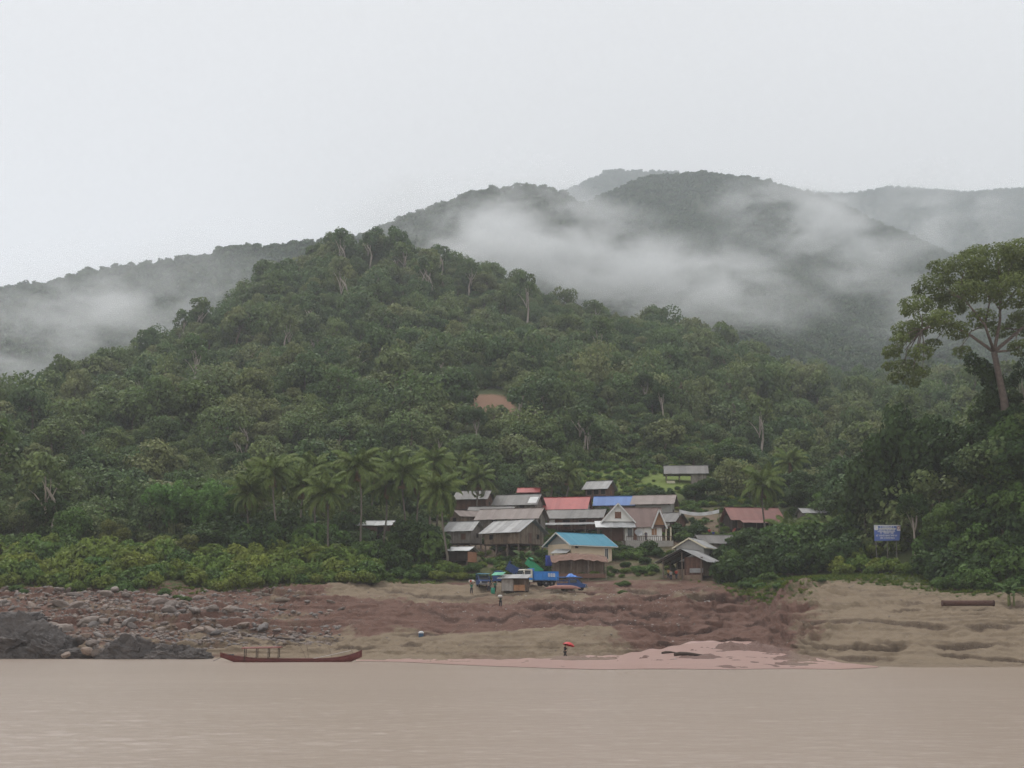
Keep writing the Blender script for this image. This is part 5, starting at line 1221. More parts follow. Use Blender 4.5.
# ------------------------------------------------------------------ boat
PAINT_RED = plain('boat_red_paint', (.125, .032, .027), .6, .3, .35, 1.5)
WOOD_IN = plain('boat_wood', (.28, .20, .14), .8, .2, .3)
STEEL_RUST = plain('rusted_steel', (.085, .045, .035), .85, .25, .4, 5)
def boat():
    c = P(291, 661, 157.5); e = empty('longtail_boat', (c.x, c.y, 0), R(2), 'long narrow dark red wooden boat with a small roof moored at the bank', 'boat')
    Lb = 15.6; n = 40; sec = []
    for i in range(n + 1):
        s = i / n * 2 - 1; x = s * Lb / 2
        w = .72 * (1 - abs(s) ** 3.2) + .05; sheer = .32 + (.66 * max(0, -s) ** 3.2 + .95 * max(0, s) ** 4.2); keel = -.22 + (.75 * max(0, -s - .72) / .28 + .75 * max(0, s - .78) / .22)
        sec.append((x, w, sheer, min(keel, sheer - .12)))
    prof = [(-1, 1), (-1.0, .62), (-.86, .25), (-.5, 0), (.5, 0), (.86, .25), (1.0, .62), (1, 1)]
    def skin(k, off):
        vs_, fs_ = [], []
        for (x, w, sh, ke) in sec: vs_ += [(x, y * max(.02, w - off), ke + off + (sh - ke - off) * z) for y, z in prof]
        m = len(prof)
        for i in range(n):
            for j in range(m - 1): fs_.append((i * m + j, (i + 1) * m + j, (i + 1) * m + j + 1, i * m + j + 1))
        return vs_, fs_
    mb = MB(); mb.add(*skin(0, 0), .5); o = mb.build('hull', PAINT_RED, e, True); md = o.modifiers.new('thick', 'SOLIDIFY'); md.thickness = .05; md.offset = -1
    mb = MB()
    for sgn in (-1, 1): mb.tube([(x, sgn * (w + .01), sh + .02) for (x, w, sh, ke) in sec], .035, 5)
    mb.build('gunwale', plain('dark_red_rail', (.13, .035, .03), .6), e)
    mb = MB()
    for i in range(n - 6): x, w, sh, ke = sec[i + 3]; x2 = sec[i + 4][0] - .02; mb.box(x, x2, -w * .8, w * .8, max(ke + .12, .02), max(ke + .15, .05))
    mb.build('deck_boards', WOOD_IN, e)
    for i in (9, 14, 19, 24, 29, 33): mb = MB(); x, w, sh, ke = sec[i]; mb.box(x - .12, x + .12, -w * .95, w * .95, sh - .12, sh - .08); mb.build('thwart', WOOD_IN, e)
    ra, rb = -5.35, -1.05
    mb = MB(); vs_, fs_ = [], []
    for x in np.linspace(ra, rb, 9):
        for k, y in enumerate(np.linspace(-.85, .85, 7)): vs_.append((x, y, 1.62 - .12 * (y / .85) ** 2 + .02 * (x - ra)))
    for i in range(8):
        for k in range(6): fs_.append((i * 7 + k, (i + 1) * 7 + k, (i + 1) * 7 + k + 1, i * 7 + k + 1))
    mb.add(vs_, fs_); o = mb.build('roof', plain('boat_roof_red', (.17, .05, .04), .6), e, True); md = o.modifiers.new('t', 'SOLIDIFY'); md.thickness = .06
    for x in (ra + .3, ra + 1.6, ra + 2.9, rb - .3):
        for y in (-.62, .62): mb = MB(); mb.box(x - .04, x + .04, y - .04, y + .04, .1, 1.56); mb.build('roof_post', DARKWOOD, e)
    mb = MB(); mb.box(ra + 1.2, rb - .2, -.5, .5, .42, .5); mb.box(ra + 1.3, ra + 1.4, -.45, .45, .1, .42); mb.box(rb - .4, rb - .3, -.45, .45, .1, .42); mb.build('seat', WOOD_IN, e)
    mb = MB(); mb.box(-7.0, -6.3, -.22, .22, .45, .85); mb.tube([(-6.9, 0, .8), (-8.6, .35, .1)], .03, 6); mb.build('engine', plain('engine_grey', (.09, .09, .09), .5), e)
    mb = MB(); mb.bar((2.2, 0, .3), (6.6, .1, 1.25), .55, .05); mb.build('bow_board', plain('pale_board', (.50, .47, .44), .7), e)
    mb = MB(); mb.tube([(6.9, .1, .6), (6.3, .15, 2.2)], .025, 6); mb.build('bow_pole', POST, e)
    for k, (x0, x1, h) in enumerate(((1.75, .4, 2.2), (1.8, 1.35, 2.6), (4.4, 4.0, 1.5))):
        p = MB(); p.tube([(x0, 1.2 + .2 * k, -.3), ((x0 + x1) / 2 + .05, 1.3, h / 2), (x1, 1.35, h)], [.03, .025, .015], 6)
        o = p.build('mooring_pole', POST); o.location = e.location; tag(o, ('slanting thin mooring pole beside the boat', 'tallest upright mooring pole beside the boat', 'short mooring pole near the bow of the boat')[k], 'pole')
    # small half sunken canoe at the stern
    cc = P(216, 657, 165.5); m2 = MB(); vs_, fs_ = [], []; n = 16
    for i in range(n + 1):
        s = i / n * 2 - 1; w = .42 * (1 - abs(s) ** 2.4) + .02; zt = .35 + .3 * abs(s) ** 3; vs_ += [(s * 2.2, -w, zt), (s * 2.2, -w * .6, .02), (s * 2.2, w * .6, .02), (s * 2.2, w, zt)]
    for i in range(n):
        for j in range(3): fs_.append((4 * i + j, 4 * i + 4 + j, 4 * i + 5 + j, 4 * i + 1 + j))
    m2.add(vs_, fs_); o = m2.build('canoe', plain('old_grey_wood', (.11, .095, .085), .85), None, True); o.location = (cc.x, cc.y, gz(cc.x, cc.y) - .02); o.rotation_euler = (0, 0, .12); md = o.modifiers.new('t', 'SOLIDIFY'); md.thickness = .05; tag(o, 'small dark canoe pulled up at the last black rock', 'canoe')
boat()

# ------------------------------------------------------------------ vehicles
TYRE = plain('tyre_rubber', (.025, .025, .025), .9, .2, .2); RIM = plain('wheel_rim', (.22, .21, .20), .6, .4, .2)
BLUE_T = plain('truck_blue', (.035, .22, .60), .5, .4, .18, 1.2); BLUE_DK = plain('dark_blue_paint', (.022, .062, .19), .5, .4, .2, 1.2); BLUE_LT = plain('light_blue_paint', (.12, .36, .52), .5, .4, .15)
CAB_W = plain('cab_white', (.55, .52, .44), .5, .4, .12); GREEN_T = plain('truck_green', (.035, .32, .15), .5, .4, .2); CHASSIS = plain('chassis_dark', (.05, .045, .042), .8, .3, .3)
LAMP = plain('lamp_glass', (.6, .58, .5), .2, .5, .1); WHITE_MARK = plain('white_lettering', (.72, .72, .72), .6)
def wheel(e, x, y, r=.48, w=.26):
    mb = MB(); mb.lathe([(r * .62, -w / 2), (r * .93, -w / 2), (r, -w * .32), (r, w * .32), (r * .93, w / 2), (r * .62, w / 2)], 18, axis='y', c=(x, y, r)); o = mb.build('wheel', TYRE, e, False)
    mb = MB(); mb.lathe([(.06, -w * .52), (r * .3, -w * .5), (r * .6, -w * .4), (r * .6, w * .4), (r * .3, w * .5), (.06, w * .52)], 14, axis='y', c=(x, y, r)); mb.build('rim', RIM, o)
def truck(name, label, px, Y, heading, cabm, bedm, stripe, tilt=0., s=1., lettering=False, gate=False):
    c = G(px, Y); e = empty(name, c, R(heading), label, 'truck'); e.scale = (s, s, s)
    for x in (1.9, -1.15, -2.15):
        for y in (-.92, .92): wheel(e, x, y)
    mb = MB(); mb.box(-3.1, 2.5, -.42, .42, .62, .85); mb.box(-1.3, -1.0, -.9, .9, .42, .54); mb.box(1.75, 2.05, -.9, .9, .42, .54); mb.build('chassis', CHASSIS, e)
    # cab: sloped screen
    mb = MB(); yw = 1.06
    side = [(1.05, .62), (2.72, .62), (2.75, 1.42), (2.42, 2.42), (2.2, 2.52), (1.05, 2.52)]
    vs_ = [(x, -yw, z) for x, z in side] + [(x, yw, z) for x, z in side]; k = len(side)
    mb.add(vs_, [tuple(range(k)), tuple(range(2 * k - 1, k - 1, -1))] + [(i, (i + 1) % k, k + (i + 1) % k, k + i) for i in range(k)]); cab = mb.build('cab', cabm, e, bevel=.05)
    mb = MB(); mb.hexa([(2.765, -.92, 1.5), (2.765, .92, 1.5), (2.475, .9, 2.34), (2.475, -.9, 2.34), (2.785, -.92, 1.5), (2.785, .92, 1.5), (2.495, .9, 2.34), (2.495, -.9, 2.34)]); mb.build('windscreen', GLASS, cab)
    for sg in (-1, 1):
        mb = MB(); mb.box(1.4, 2.3, sg * yw + (-.012 if sg < 0 else -.012), sg * yw + .012, 1.55, 2.3); mb.build('side_window', GLASS, cab)
        mb = MB(); mb.box(1.06, 2.74, sg * yw - .014, sg * yw + .014, .95, 1.25); mb.build('stripe', stripe, cab)
        mb = MB(); mb.lathe([(.02, 0), (.13, 0), (.13, .05), (.02, .06)], 12, axis='x', c=(2.74, sg * .78, .92)); mb.build('headlight', LAMP, cab)
        mb = MB(); mb.bar((2.5, sg * 1.1, 2.0), (2.72, sg * 1.32, 2.0), .04); mb.box(2.68, 2.73, sg * 1.32 - .09, sg * 1.32 + .09, 1.72, 2.08); mb.build('mirror', CHASSIS, cab)
    mb = MB(); mb.box(2.7, 2.86, -1.08, 1.08, .5, .74); mb.build('bumper', stripe, e)
    mb = MB(); mb.box(2.755, 2.775, -.6, .6, .8, 1.3); mb.build('grille', CHASSIS, cab)
    b = empty('bed'); b.parent = e; b.location = (-3.15, 0, .9); b.rotation_euler = (0, -R(tilt), 0)
    # rebuild the bed as one mesh with ribs, tipped about its rear hinge
    mb = MB(); mb.box(0, 4.0, -1.1, 1.1, 0, .1); mb.box(0, 4.0, -1.12, -1.05, .1, 1.25); mb.box(0, 4.0, 1.05, 1.12, .1, 1.25); mb.box(3.93, 4.02, -1.05, 1.05, .1, 1.75); mb.box(3.3, 4.0, -1.1, 1.1, 1.7, 1.78) if gate else None
    for sg in (-1, 1):
        for x in np.linspace(.1, 3.8, 7): mb.box(x, x + .1, sg * 1.12 - (.07 if sg < 0 else 0), sg * 1.12 + (.07 if sg > 0 else 0), .05, 1.25)
        mb.box(0, 4.0, sg * 1.13 - .06, sg * 1.13 + .06, 1.22, 1.32)
    mb.box(-.06, 0, -1.1, 1.1, .1, 1.2)
    COL.objects.unlink(b); bpy.data.objects.remove(b)
    bo = mb.build('bed', bedm, e); bo.location = (-3.15, 0, .9); bo.rotation_euler = (0, -R(tilt), 0)
    if lettering:
        for sg in (-1, 1):
            mb = MB()
            for i in range(3):
                x = .62 + .42 * i
                for (a, b_, z0, z1) in ((0, .3, .92, 1.02), (0, .3, .52, .62), (0, .09, .62, .92), (.21, .3, .62, .92), (.09, .21, .73, .81)): mb.box(x + a, x + b_, sg * 1.215 - .01, sg * 1.215 + .01, z0, z1)
            mb.build('lettering', WHITE_MARK, bo)
    if tilt > 5:
        mb = MB(); mb.tube([(-.9, 0, .8), (-3.15 + 2.6 * math.cos(R(tilt)), 0, .9 + 2.6 * math.sin(R(tilt)))], .09, 8); mb.build('hydraulic_ram', RIM, e)
    return e
truck('dump_truck', 'blue dump truck with a pale cab parked behind the stall', 536, 218.5, 205, CAB_W, BLUE_T, BLUE_T, 0, 1.05, True)
truck('dump_truck', 'dark blue truck with its bed tipped up behind the stall', 508, 223.5, 172, BLUE_DK, BLUE_DK, BLUE_DK, 28, .85)
truck('dump_truck', 'green dump truck with its bed raised high behind the blue truck', 526, 229, 160, CHASSIS, GREEN_T, GREEN_T, 38, .7, gate=True)

def light_truck(px, Y, heading, label, body, roofm, load=False):
    c = G(px, Y); e = empty('pickup_truck', c, R(heading), label, 'truck')
    for x in (1.35, -1.3):
        for y in (-.72, .72): wheel(e, x, y, .36, .2)
    mb = MB(); side = [(-2.2, .45), (2.2, .45), (2.25, .95), (1.55, 1.12), (.95, 1.78), (-.3, 1.82), (-.4, 1.1), (-2.2, 1.1)]; yw = .84; k = len(side)
    mb.add([(x, -yw, z) for x, z in side] + [(x, yw, z) for x, z in side], [tuple(range(k)), tuple(range(2 * k - 1, k - 1, -1))] + [(i, (i + 1) % k, k + (i + 1) % k, k + i) for i in range(k)]); b = mb.build('body', body, e, bevel=.05)
    mb = MB(); mb.hexa([(1.56, -.74, 1.16), (1.56, .74, 1.16), (1.02, .72, 1.74), (1.02, -.72, 1.74), (1.58, -.74, 1.17), (1.58, .74, 1.17), (1.04, .72, 1.75), (1.04, -.72, 1.75)]); mb.build('windscreen', GLASS, b)
    for sg in (-1, 1):
        mb = MB(); mb.box(-.2, .9, sg * yw - .012, sg * yw + .012, 1.18, 1.66); mb.build('side_window', GLASS, b)
        mb = MB(); mb.lathe([(.02, 0), (.11, 0), (.11, .05), (.02, .06)], 12, axis='x', c=(2.22, sg * .6, .76)); mb.build('headlight', LAMP, b)
    mb = MB(); mb.box(2.2, 2.36, -.86, .86, .42, .6); mb.build('bumper', RIM, b)
    mb = MB(); mb.box(2.235, 2.255, -.42, .42, .66, .88); mb.build('grille', CHASSIS, b)
    # passenger canopy on posts over the bed
    mb = MB(); mb.box(-2.35, 1.2, -.9, .9, 2.0, 2.08); mb.box(1.2, 1.5, -.8, .8, 1.98, 2.05); mb.build('canopy_roof', roofm, e, bevel=.03)
    for x in (-2.1, -1.2, -.45):
        for y in (-.8, .8): mb = MB(); mb.box(x - .03, x + .03, y - .03, y + .03, 1.05, 2.0); mb.build('canopy_post', body, e)
    for y in (-.84, .84): mb = MB(); mb.box(-2.1, -.45, y - .02, y + .02, 1.45, 1.53); mb.build('side_rail', body, e)
    return e, c
e1, _ = light_truck(483, 214.5, -82, 'small blue passenger truck facing the river beside the stall', BLUE_DK, BLUE_LT)
e5, c5 = light_truck(572, 216, -12, 'blue passenger truck with a blue bundle on its roof', BLUE_DK, BLUE_T)
mb = MB(); vs_, fs_ = [], []; n1, n2 = 10, 6
for i in range(n1):
    for j in range(n2):
        a = i / (n1 - 1); b_ = j / (n2 - 1); vs_.append((-.85 + 1.7 * a, -.6 + 1.2 * b_, .02 + (.34 + .18 * math.sin(a * 5)) * (math.sin(math.pi * a) * math.sin(math.pi * b_)) ** .4 + .07 * math.sin(i * 2.3 + j * 1.3)))
for i in range(n1 - 1):
    for j in range(n2 - 1): fs_.append((i * n2 + j, (i + 1) * n2 + j, (i + 1) * n2 + j + 1, i * n2 + j + 1))
mb.add(vs_, fs_); o = mb.build('tarpaulin_bundle', plain('bright_blue_tarp', (.07, .20, .58), .5, .4, .2), None, True); o.location = c5 + Vector((0, 0, 2.08)); o.rotation_euler = (0, 0, R(-12)); tag(o, 'bright blue tarpaulin bundle tied on the passenger truck roof', 'tarpaulin')

# ------------------------------------------------------------------ stall and things beside it
def stall():
    c = G(512, 211); e = empty('market_stall', c, R(-14), 'small plank stall with a tin roof at the terrace edge', 'stall')
    mb = MB(); plank_wall(mb, (-1.3, -1.1), (.55, -1.1), .35, 2.05, .05, .3); mb.build('wall', weathered('pale_boards', (.36, .33, .30), (.5, .47, .43), (.2, .18, .16)), e)
    mb = MB(); plank_wall(mb, (.55, -1.1), (2.3, -1.1), .35, 1.2, .05, .3); mb.build('counter', ORANGE_W, e)
    mb = MB(); plank_wall(mb, (2.3, 1.1), (-1.3, 1.1), .35, 2.2, .05, .3); mb.build('back_wall', PLANK, e)
    mb = MB(); mb.box(-1.35, 2.35, -1.1, 1.1, .28, .34); mb.build('floor', DARKWOOD, e)
    for x in (-1.3, .5, 2.3):
        for y in (-1.05, 1.05): mb = MB(); mb.box(x - .06, x + .06, y - .06, y + .06, -.5, 2.3); mb.build('post', POST, e)
    mb = MB(); roof_slope(mb, -1.9, 2.8, (1.5, 2.75), (-1.7, 2.1), .8); mb.build('roof', TIN, e)
    mb = MB(); roof_slope(mb, -2.9, -1.2, (1.0, 3.1), (-1.2, 2.6), .8); mb.build('awning', plain('green_awning', (.10, .36, .24), .6), e)
    for x in (-2.8, -1.3): mb = MB(); mb.box(x - .04, x + .04, -1.1, -1.02, -.4, 2.6); mb.build('awning_post', POST, e)
    c2 = G(493, 210); mb = MB(); mb.lathe([(.26, 0), (.3, .05), (.3, .85), (.26, .9)], 14); o = mb.build('barrel', plain('green_barrel', (.03, .26, .16), .5), None, True); o.location = c2; tag(o, 'green barrel standing at the open end of the stall', 'barrel')
stall()
def upturned():
    c = G(563, 210.5); mb = MB(); vs_, fs_ = [], []; n = 18
    for i in range(n + 1):
        s = i / n * 2 - 1; w = .62 * (1 - abs(s) ** 2.6) + .03; h = .5 * (1 - abs(s) ** 3) + .1
        vs_ += [(s * 2.7, -w, .05), (s * 2.7, -w * .75, h * .75), (s * 2.7, 0, h), (s * 2.7, w * .75, h * .75), (s * 2.7, w, .05)]
    for i in range(n):
        for j in range(4): fs_.append((5 * i + j, 5 * i + 5 + j, 5 * i + 6 + j, 5 * i + 1 + j))
    mb.add(vs_, fs_); o = mb.build('upturned_boat', plain('faded_pink_paint', (.30, .155, .13), .8, .2, .3), None, True); o.location = c + Vector((0, 0, .55)); o.rotation_euler = (0, 0, R(-4)); md = o.modifiers.new('t', 'SOLIDIFY'); md.thickness = .05; tag(o, 'upturned boat hull with faded pinkish paint on trestles', 'boat')
    for k, dx in enumerate((-1.6, 1.6)):
        mb = MB()
        for sx in (-.25, .25): mb.bar((dx + sx, -.5, -.15), (dx, -.45, .62), .08); mb.bar((dx + sx, .5, -.15), (dx, .45, .62), .08)
        mb.bar((dx, -.6, .6), (dx, .6, .6), .1); t_ = mb.build('trestle', POST); t_.location = c; tag(t_, ('trestle under the stall end of the upturned boat', 'trestle under the far end of the upturned boat')[k], 'trestle')
upturned()

# ------------------------------------------------------------------ sign board
def sign():
    Ys = 214.; c = G(889, Ys); a = P(876, 541, Ys); b = P(902.5, 525, Ys); w = b.x - a.x; h = b.z - a.z; e = empty('sign_board', (c.x, c.y, c.z), R(4), 'large blue and white information board on three posts', 'sign')
    z0 = a.z - c.z
    mb = MB(); mb.hexa([(-w / 2, -.03, z0), (w / 2 - .25, -.03, z0 + .1), (w / 2 - .25, .03, z0 + .1), (-w / 2, .03, z0), (-w / 2, -.03, z0 + h), (w / 2, -.03, z0 + h), (w / 2, .03, z0 + h), (-w / 2, .03, z0 + h)]); p = mb.build('panel', plain('sign_blue', (.12, .18, .48), .5, .35, .12), e)
    zt = z0 + h
    mb = MB(); mb.box(-w / 2 + .02, w / 2 - .02, -.04, -.032, zt - .16, zt - .02); mb.box(-w / 2 + .7, w / 2 - .75, -.038, -.032, zt - .66, zt - .46); mb.box(-w / 2 + .5, w / 2 - .9, -.038, -.032, zt - 1.06, zt - .96); mb.box(-w / 2 + .02, -w / 2 + .6, -.04, -.032, zt - .8, zt - .1); mb.box(w / 2 - .62, w / 2 - .06, -.04, -.032, zt - .88, zt - .1); mb.build('white_field', WHITE_MARK, p)
    g = np.random.default_rng(2); mb = MB(); mk = WHITE_MARK
    for (zc, x0, x1, hh) in ((zt - .36, -1.1, 1.0, .26), (zt - .78, -1.35, 1.15, .24), (zt - 1.22, -1.15, .95, .24), (zt - 1.6, -1.8, 1.55, .2), (zt - 1.98, -1.15, .95, .22)):
        x = x0
        while x < x1:
            cw = .13 + .10 * g.random(); hk = 1.25 * hh * (.75 + .35 * g.random())
            for (s0, s1, q0, q1) in ((0, .3, 0, 1), (.3, .9, .78, 1), (.62, .9, .0 + .3 * g.random(), .78), (.3, .62, 0, .2)):
                if g.random() < .85: mb.box(x + cw * s0, x + cw * s1, -.046, -.034, zc - hk / 2 + hk * q0, zc - hk / 2 + hk * q1)
            x += cw + .035 + (.12 if g.random() < .18 else 0)
    mb.build('lettering', mk, p)
    mb = MB(); cx, cz = w / 2 - .34, zt - .42
    for i in range(20):
        a0, a1 = i * math.pi / 10, (i + 1) * math.pi / 10; ri, ro = .15, .23
        mb.hexa([(cx + r_ * math.cos(q), y, cz + r_ * math.sin(q)) for y in (-.05, -.042) for (r_, q) in ((ri, a0), (ro, a0), (ro, a1), (ri, a1))])
    mb.build('emblem', plain('emblem_red', (.45, .16, .14), .6), p)
    for x in (-w / 2 + .25, -.1, w / 2 - .75): mb = MB(); mb.box(x - .05, x + .05, .035, .12, -.6, zt - .2); mb.build('post', plain('grey_post', (.17, .155, .135), .8), e)
sign()

# ------------------------------------------------------------------ pipe, driftwood, litter
p0, p1 = P(942, 603.2, 174), P(994, 603.2, 174)
mb = MB(); Lp = (p1 - p0).length; mb.lathe([(.22, 0), (.34, 0), (.34, Lp), (.22, Lp)], 20, axis='x'); o = mb.build('steel_pipe', STEEL_RUST, None, True); o.location = (p0.x, p0.y, max(p0.z, gz((p0.x + p1.x) / 2, p0.y) + .3)); tag(o, 'rusty brown steel pipe lying on the sand terrace', 'pipe')
mb = MB(); mb.lathe([(.30, -.02), (.38, -.02), (.38, .12), (.30, .12)], 20, axis='x'); mb.build('flange', STEEL_RUST, o, True)
mb = MB(); mb.lathe([(.30, Lp - .12), (.38, Lp - .12), (.38, Lp + .02), (.30, Lp + .02)], 20, axis='x'); mb.build('flange', STEEL_RUST, o, True)
def log(px, Y, L, r, rz, label, mat=None, branches=3):
    g = np.random.default_rng(int(px)); c = G(px, Y); mb = MB(); path = [(L * (i / 5 - .5), .12 * math.sin(i * 1.7), r * .6 + .1 * math.sin(i)) for i in range(6)]; mb.tube(path, [r, r * 1.05, r * .9, r * .8, r * .65, r * .35], 8)
    for i in range(branches): k = 1 + i; a = path[k]; mb.tube([a, (a[0] + .5 * g.random(), a[1] + .4 * g.normal(), a[2] + .45), (a[0] + .9, a[1] + .6 * g.normal(), a[2] + .8)], [r * .4, r * .28, r * .1], 6)
    o = mb.build('driftwood_log', mat or plain('driftwood', (.20, .165, .135), .9, .15, .3), None, True); o.location = c; o.rotation_euler = (0, 0, rz); tag(o, label, 'log')
log(287, 199, 3.2, .28, .5, 'pale driftwood log on the red slope below the bank thicket'); log(262, 202, 3.4, .3, -.5, 'branching driftwood trunk at the edge of the bank thicket', branches=4); log(284, 194, 3.2, .16, .1, 'thin dark log lying flat on the red slope', plain('wet_wood', (.07, .05, .04), .8), 1)
log(284, 181, 5.4, .22, -.12, 'long dark log at the end of the stone apron', MATS['wet_wood'], 1); log(690, 152, 3.4, .2, .1, 'dark log stranded on the mud bars of the creek', MATS['wet_wood'], 0); log(1010, 186, 5, .16, .9, 'bare grey branch leaning at the foot of the wooded slope', None, 3); log(672, 160, 2.4, .14, .3, 'small branch stranded in the creek delta', MATS['wet_wood'], 0)
g = np.random.default_rng(8); pts = []
for (px, Yc, sx, sy, k) in ((680, 205, 16, 4, 70), (615, 208, 30, 5, 40), (530, 190, 60, 4, 50), (640, 186, 40, 3, 60), (560, 204, 60, 5, 40), (430, 200, 50, 6, 25), (700, 160, 50, 8, 50), (690, 222, 30, 3, 25)):
    for i in range(k): pts.append(tuple(G(px + sx * g.normal(), Yc + sy * g.normal()) + Vector((0, 0, .04))))
lm = rock_mesh(99, 1, 6, .1, plain('litter_plastic', (.52, .50, .47), .5, .4, .3), .4)
scatter('litter', np.array(pts), .05 + .13 * g.random(len(pts)) ** 2, [lm], 'pale bits of litter strewn over the bank', 'litter', 5)
mb = MB(); mb.lathe([(.14, 0), (.17, .3), (.18, .32)], 14); o = mb.build('bucket', plain('blue_bucket', (.08, .17, .30), .5), None, True); o.location = G(421, 178); tag(o, 'small blue and white bucket alone on the sand bench', 'bucket')
o.scale = (1.9, 1.9, 1.9); mb = MB(); mb.lathe([(.18, .32), (.2, .36), (.12, .44), (.02, .46)], 14); mb.build('white_lid', WHITE_MARK, o, True)

# ------------------------------------------------------------------ people
SKIN = plain('skin', (.30, .17, .11), .6, .3, .1)
def skin_mesh(name, verts, edges, radii, mat, parent, root=0):
    me = bpy.data.meshes.new(name); me.from_pydata(verts, edges, []); me.update(); me.materials.append(mat); o = mesh_obj(name, me, None, parent)
    md = o.modifiers.new('skin', 'SKIN'); md.use_smooth_shade = True
    for i, r_ in enumerate(radii):
        sv = me.skin_vertices[0].data[i]; sv.radius = (r_, r_) if not isinstance(r_, tuple) else r_; sv.use_root = (i == root)
    ss = o.modifiers.new('sub', 'SUBSURF'); ss.levels = 1; ss.render_levels = 1; return o
def person(px, Y, heading, label, shirt, trousers, arms=((.34, -.1, 1.05), (.30, .1, .80)), stride=.18, lean=0., s=1., hairc=(.02, .018, .016), hat=None, seat=None, armsR=None):
    """x = forward, y = left; arms = (elbow, wrist) of the left side as (out, forward, height)"""
    c = G(px, Y) if seat is None else seat; e = empty('person', c, R(heading), label, 'person'); e.scale = (s, s, s)
    L_ = lean; V_ = [(0, 0, .93), (.02 + L_ * .3, 0, 1.10), (.02 + L_ * .7, 0, 1.30), (.0 + L_, 0, 1.43), (.02 + L_ * 1.1, 0, 1.50), (.05 + L_ * 1.15, 0, 1.60), (.04 + L_ * 1.2, 0, 1.69)]
    E_ = [(0, 1), (1, 2), (2, 3), (3, 4), (4, 5), (5, 6)]; R_ = [(.15, .12), (.135, .11), (.16, .115), (.13, .08), .055, (.085, .10), (.075, .085)]
    joints = {}
    for sg, st in ((1, stride), (-1, -stride)):
        b = len(V_); V_ += [(0, sg * .10, .88), (st * .6 + .04, sg * .10, .50), (st - (.06 if st < 0 else 0), sg * .10, .09), (st + .03, sg * .10, .035), (st + .17, sg * .11, .03)]; R_ += [.085, .06, .04, .045, .035]
        E_ += [(0, b), (b, b + 1), (b + 1, b + 2), (b + 2, b + 3), (b + 3, b + 4)]
        ar = arms if sg > 0 or armsR is None else armsR; (eo, ef, ez), (wo, wf_, wz) = ar
        b = len(V_); V_ += [(L_, sg * .18, 1.41), (ef + L_ * .6, sg * eo, ez), (wf_ + L_ * .6, sg * wo, wz)]; R_ += [.058, .042, .032]
        E_ += [(3, b), (b, b + 1), (b + 1, b + 2)]
        d = (Vector(V_[b + 2]) - Vector(V_[b + 1])).normalized(); q = Vector(V_[b + 2]) + d * .07; V_.append(tuple(q)); R_.append((.036, .02)); E_.append((b + 2, b + 3))
        sx = d.cross(Vector((0, 0, 1)) if abs(d.z) < .8 else Vector((1, 0, 0))).normalized()
        for k, (o_, ln) in enumerate(((-.03, .075), (-.01, .085), (.01, .08), (.03, .065))):
            f = len(V_); V_ += [tuple(q + sx * o_ + d * ln * .5), tuple(q + sx * o_ * 1.1 + d * ln + Vector((.015, 0, -.01)))]; R_ += [.0095, .008]; E_ += [(b + 3, f), (f, f + 1)]
        f = len(V_); V_ += [tuple(Vector(V_[b + 2]) + sx * -.045 + d * .04), tuple(Vector(V_[b + 2]) + sx * -.06 + d * .085)]; R_ += [.012, .009]; E_ += [(b + 2, f), (f, f + 1)]
        joints[sg] = b
    skin_mesh('body', V_, E_, R_, SKIN, e)
    # shirt and trousers as looser skins over the same bones
    b1, b2 = joints[1], joints[-1]
    vs_ = [V_[0], V_[1], V_[2], V_[3], V_[b1], V_[b1 + 1], V_[b2], V_[b2 + 1]]; vs_[0] = (0, 0, .90)
    skin_mesh('shirt', vs_, [(0, 1), (1, 2), (2, 3), (3, 4), (4, 5), (3, 6), (6, 7)], [(.17, .14), (.16, .135), (.18, .135), (.145, .095), .078, .06, .078, .06], shirt, e)
    vs_ = [(0, 0, .96), (0, .10, .87), V_[8], V_[9], (0, -.10, .87)]; i2 = 7 + 5 + 4 + 8 + 2
    k2 = joints[-1] - 5; vs_ = [(0, 0, .96), (0, .10, .87), V_[8], tuple(Vector(V_[9]) + Vector((0, 0, .04))), (0, -.10, .87), V_[k2 + 1], tuple(Vector(V_[k2 + 2]) + Vector((0, 0, .04)))]
    skin_mesh('trousers', vs_, [(0, 1), (1, 2), (2, 3), (0, 4), (4, 5), (5, 6)], [(.16, .13), .105, .078, .062, .105, .078, .062], trousers, e)
    # hair, face
    hx, hz = V_[5][0], 1.63
    mb = MB(); n1, n2 = 10, 7
    mb.lathe([(.02, .135), (.07, .115), (.098, .07), (.105, .01), (.095, -.05)], 12, c=(hx - .015, 0, hz)); mb.build('hair', plain('hair_black', hairc, .6), e, True)
    mb = MB(); mb.add([(hx + .095, -.015, hz - .04), (hx + .095, .015, hz - .04), (hx + .125, 0, hz - .045), (hx + .09, 0, hz + .01)], [(0, 1, 2), (0, 2, 3), (1, 3, 2), (0, 3, 1)]); mb.build('nose', SKIN, e)
    for y in (-.035, .035): mb = MB(); mb.lathe([(.004, 0), (.012, .004), (.004, .01)], 8, axis='x', c=(hx + .094, y, hz + .005)); mb.build('eye', CHASSIS, e)
    mb = MB(); mb.box(hx + .088, hx + .096, -.025, .025, hz - .085, hz - .075); mb.build('mouth', plain('lips', (.22, .09, .07), .6), e)
    for y in (-.098, .098): mb = MB(); mb.lathe([(.006, -.012), (.028, -.008), (.03, .008), (.006, .012)], 8, axis='y', c=(hx - .01, y, hz - .02)); mb.build('ear', SKIN, e)
    if hat is not None: mb = MB(); mb.lathe([(.20, -.02), (.19, .0), (.11, .03), (.10, .12), (.02, .14)], 14, c=(hx, 0, hz + .03)); mb.build('hat', hat, e, True)
    return e, c
cl = lambda n, c: plain(n, c, .85, .2, .15)
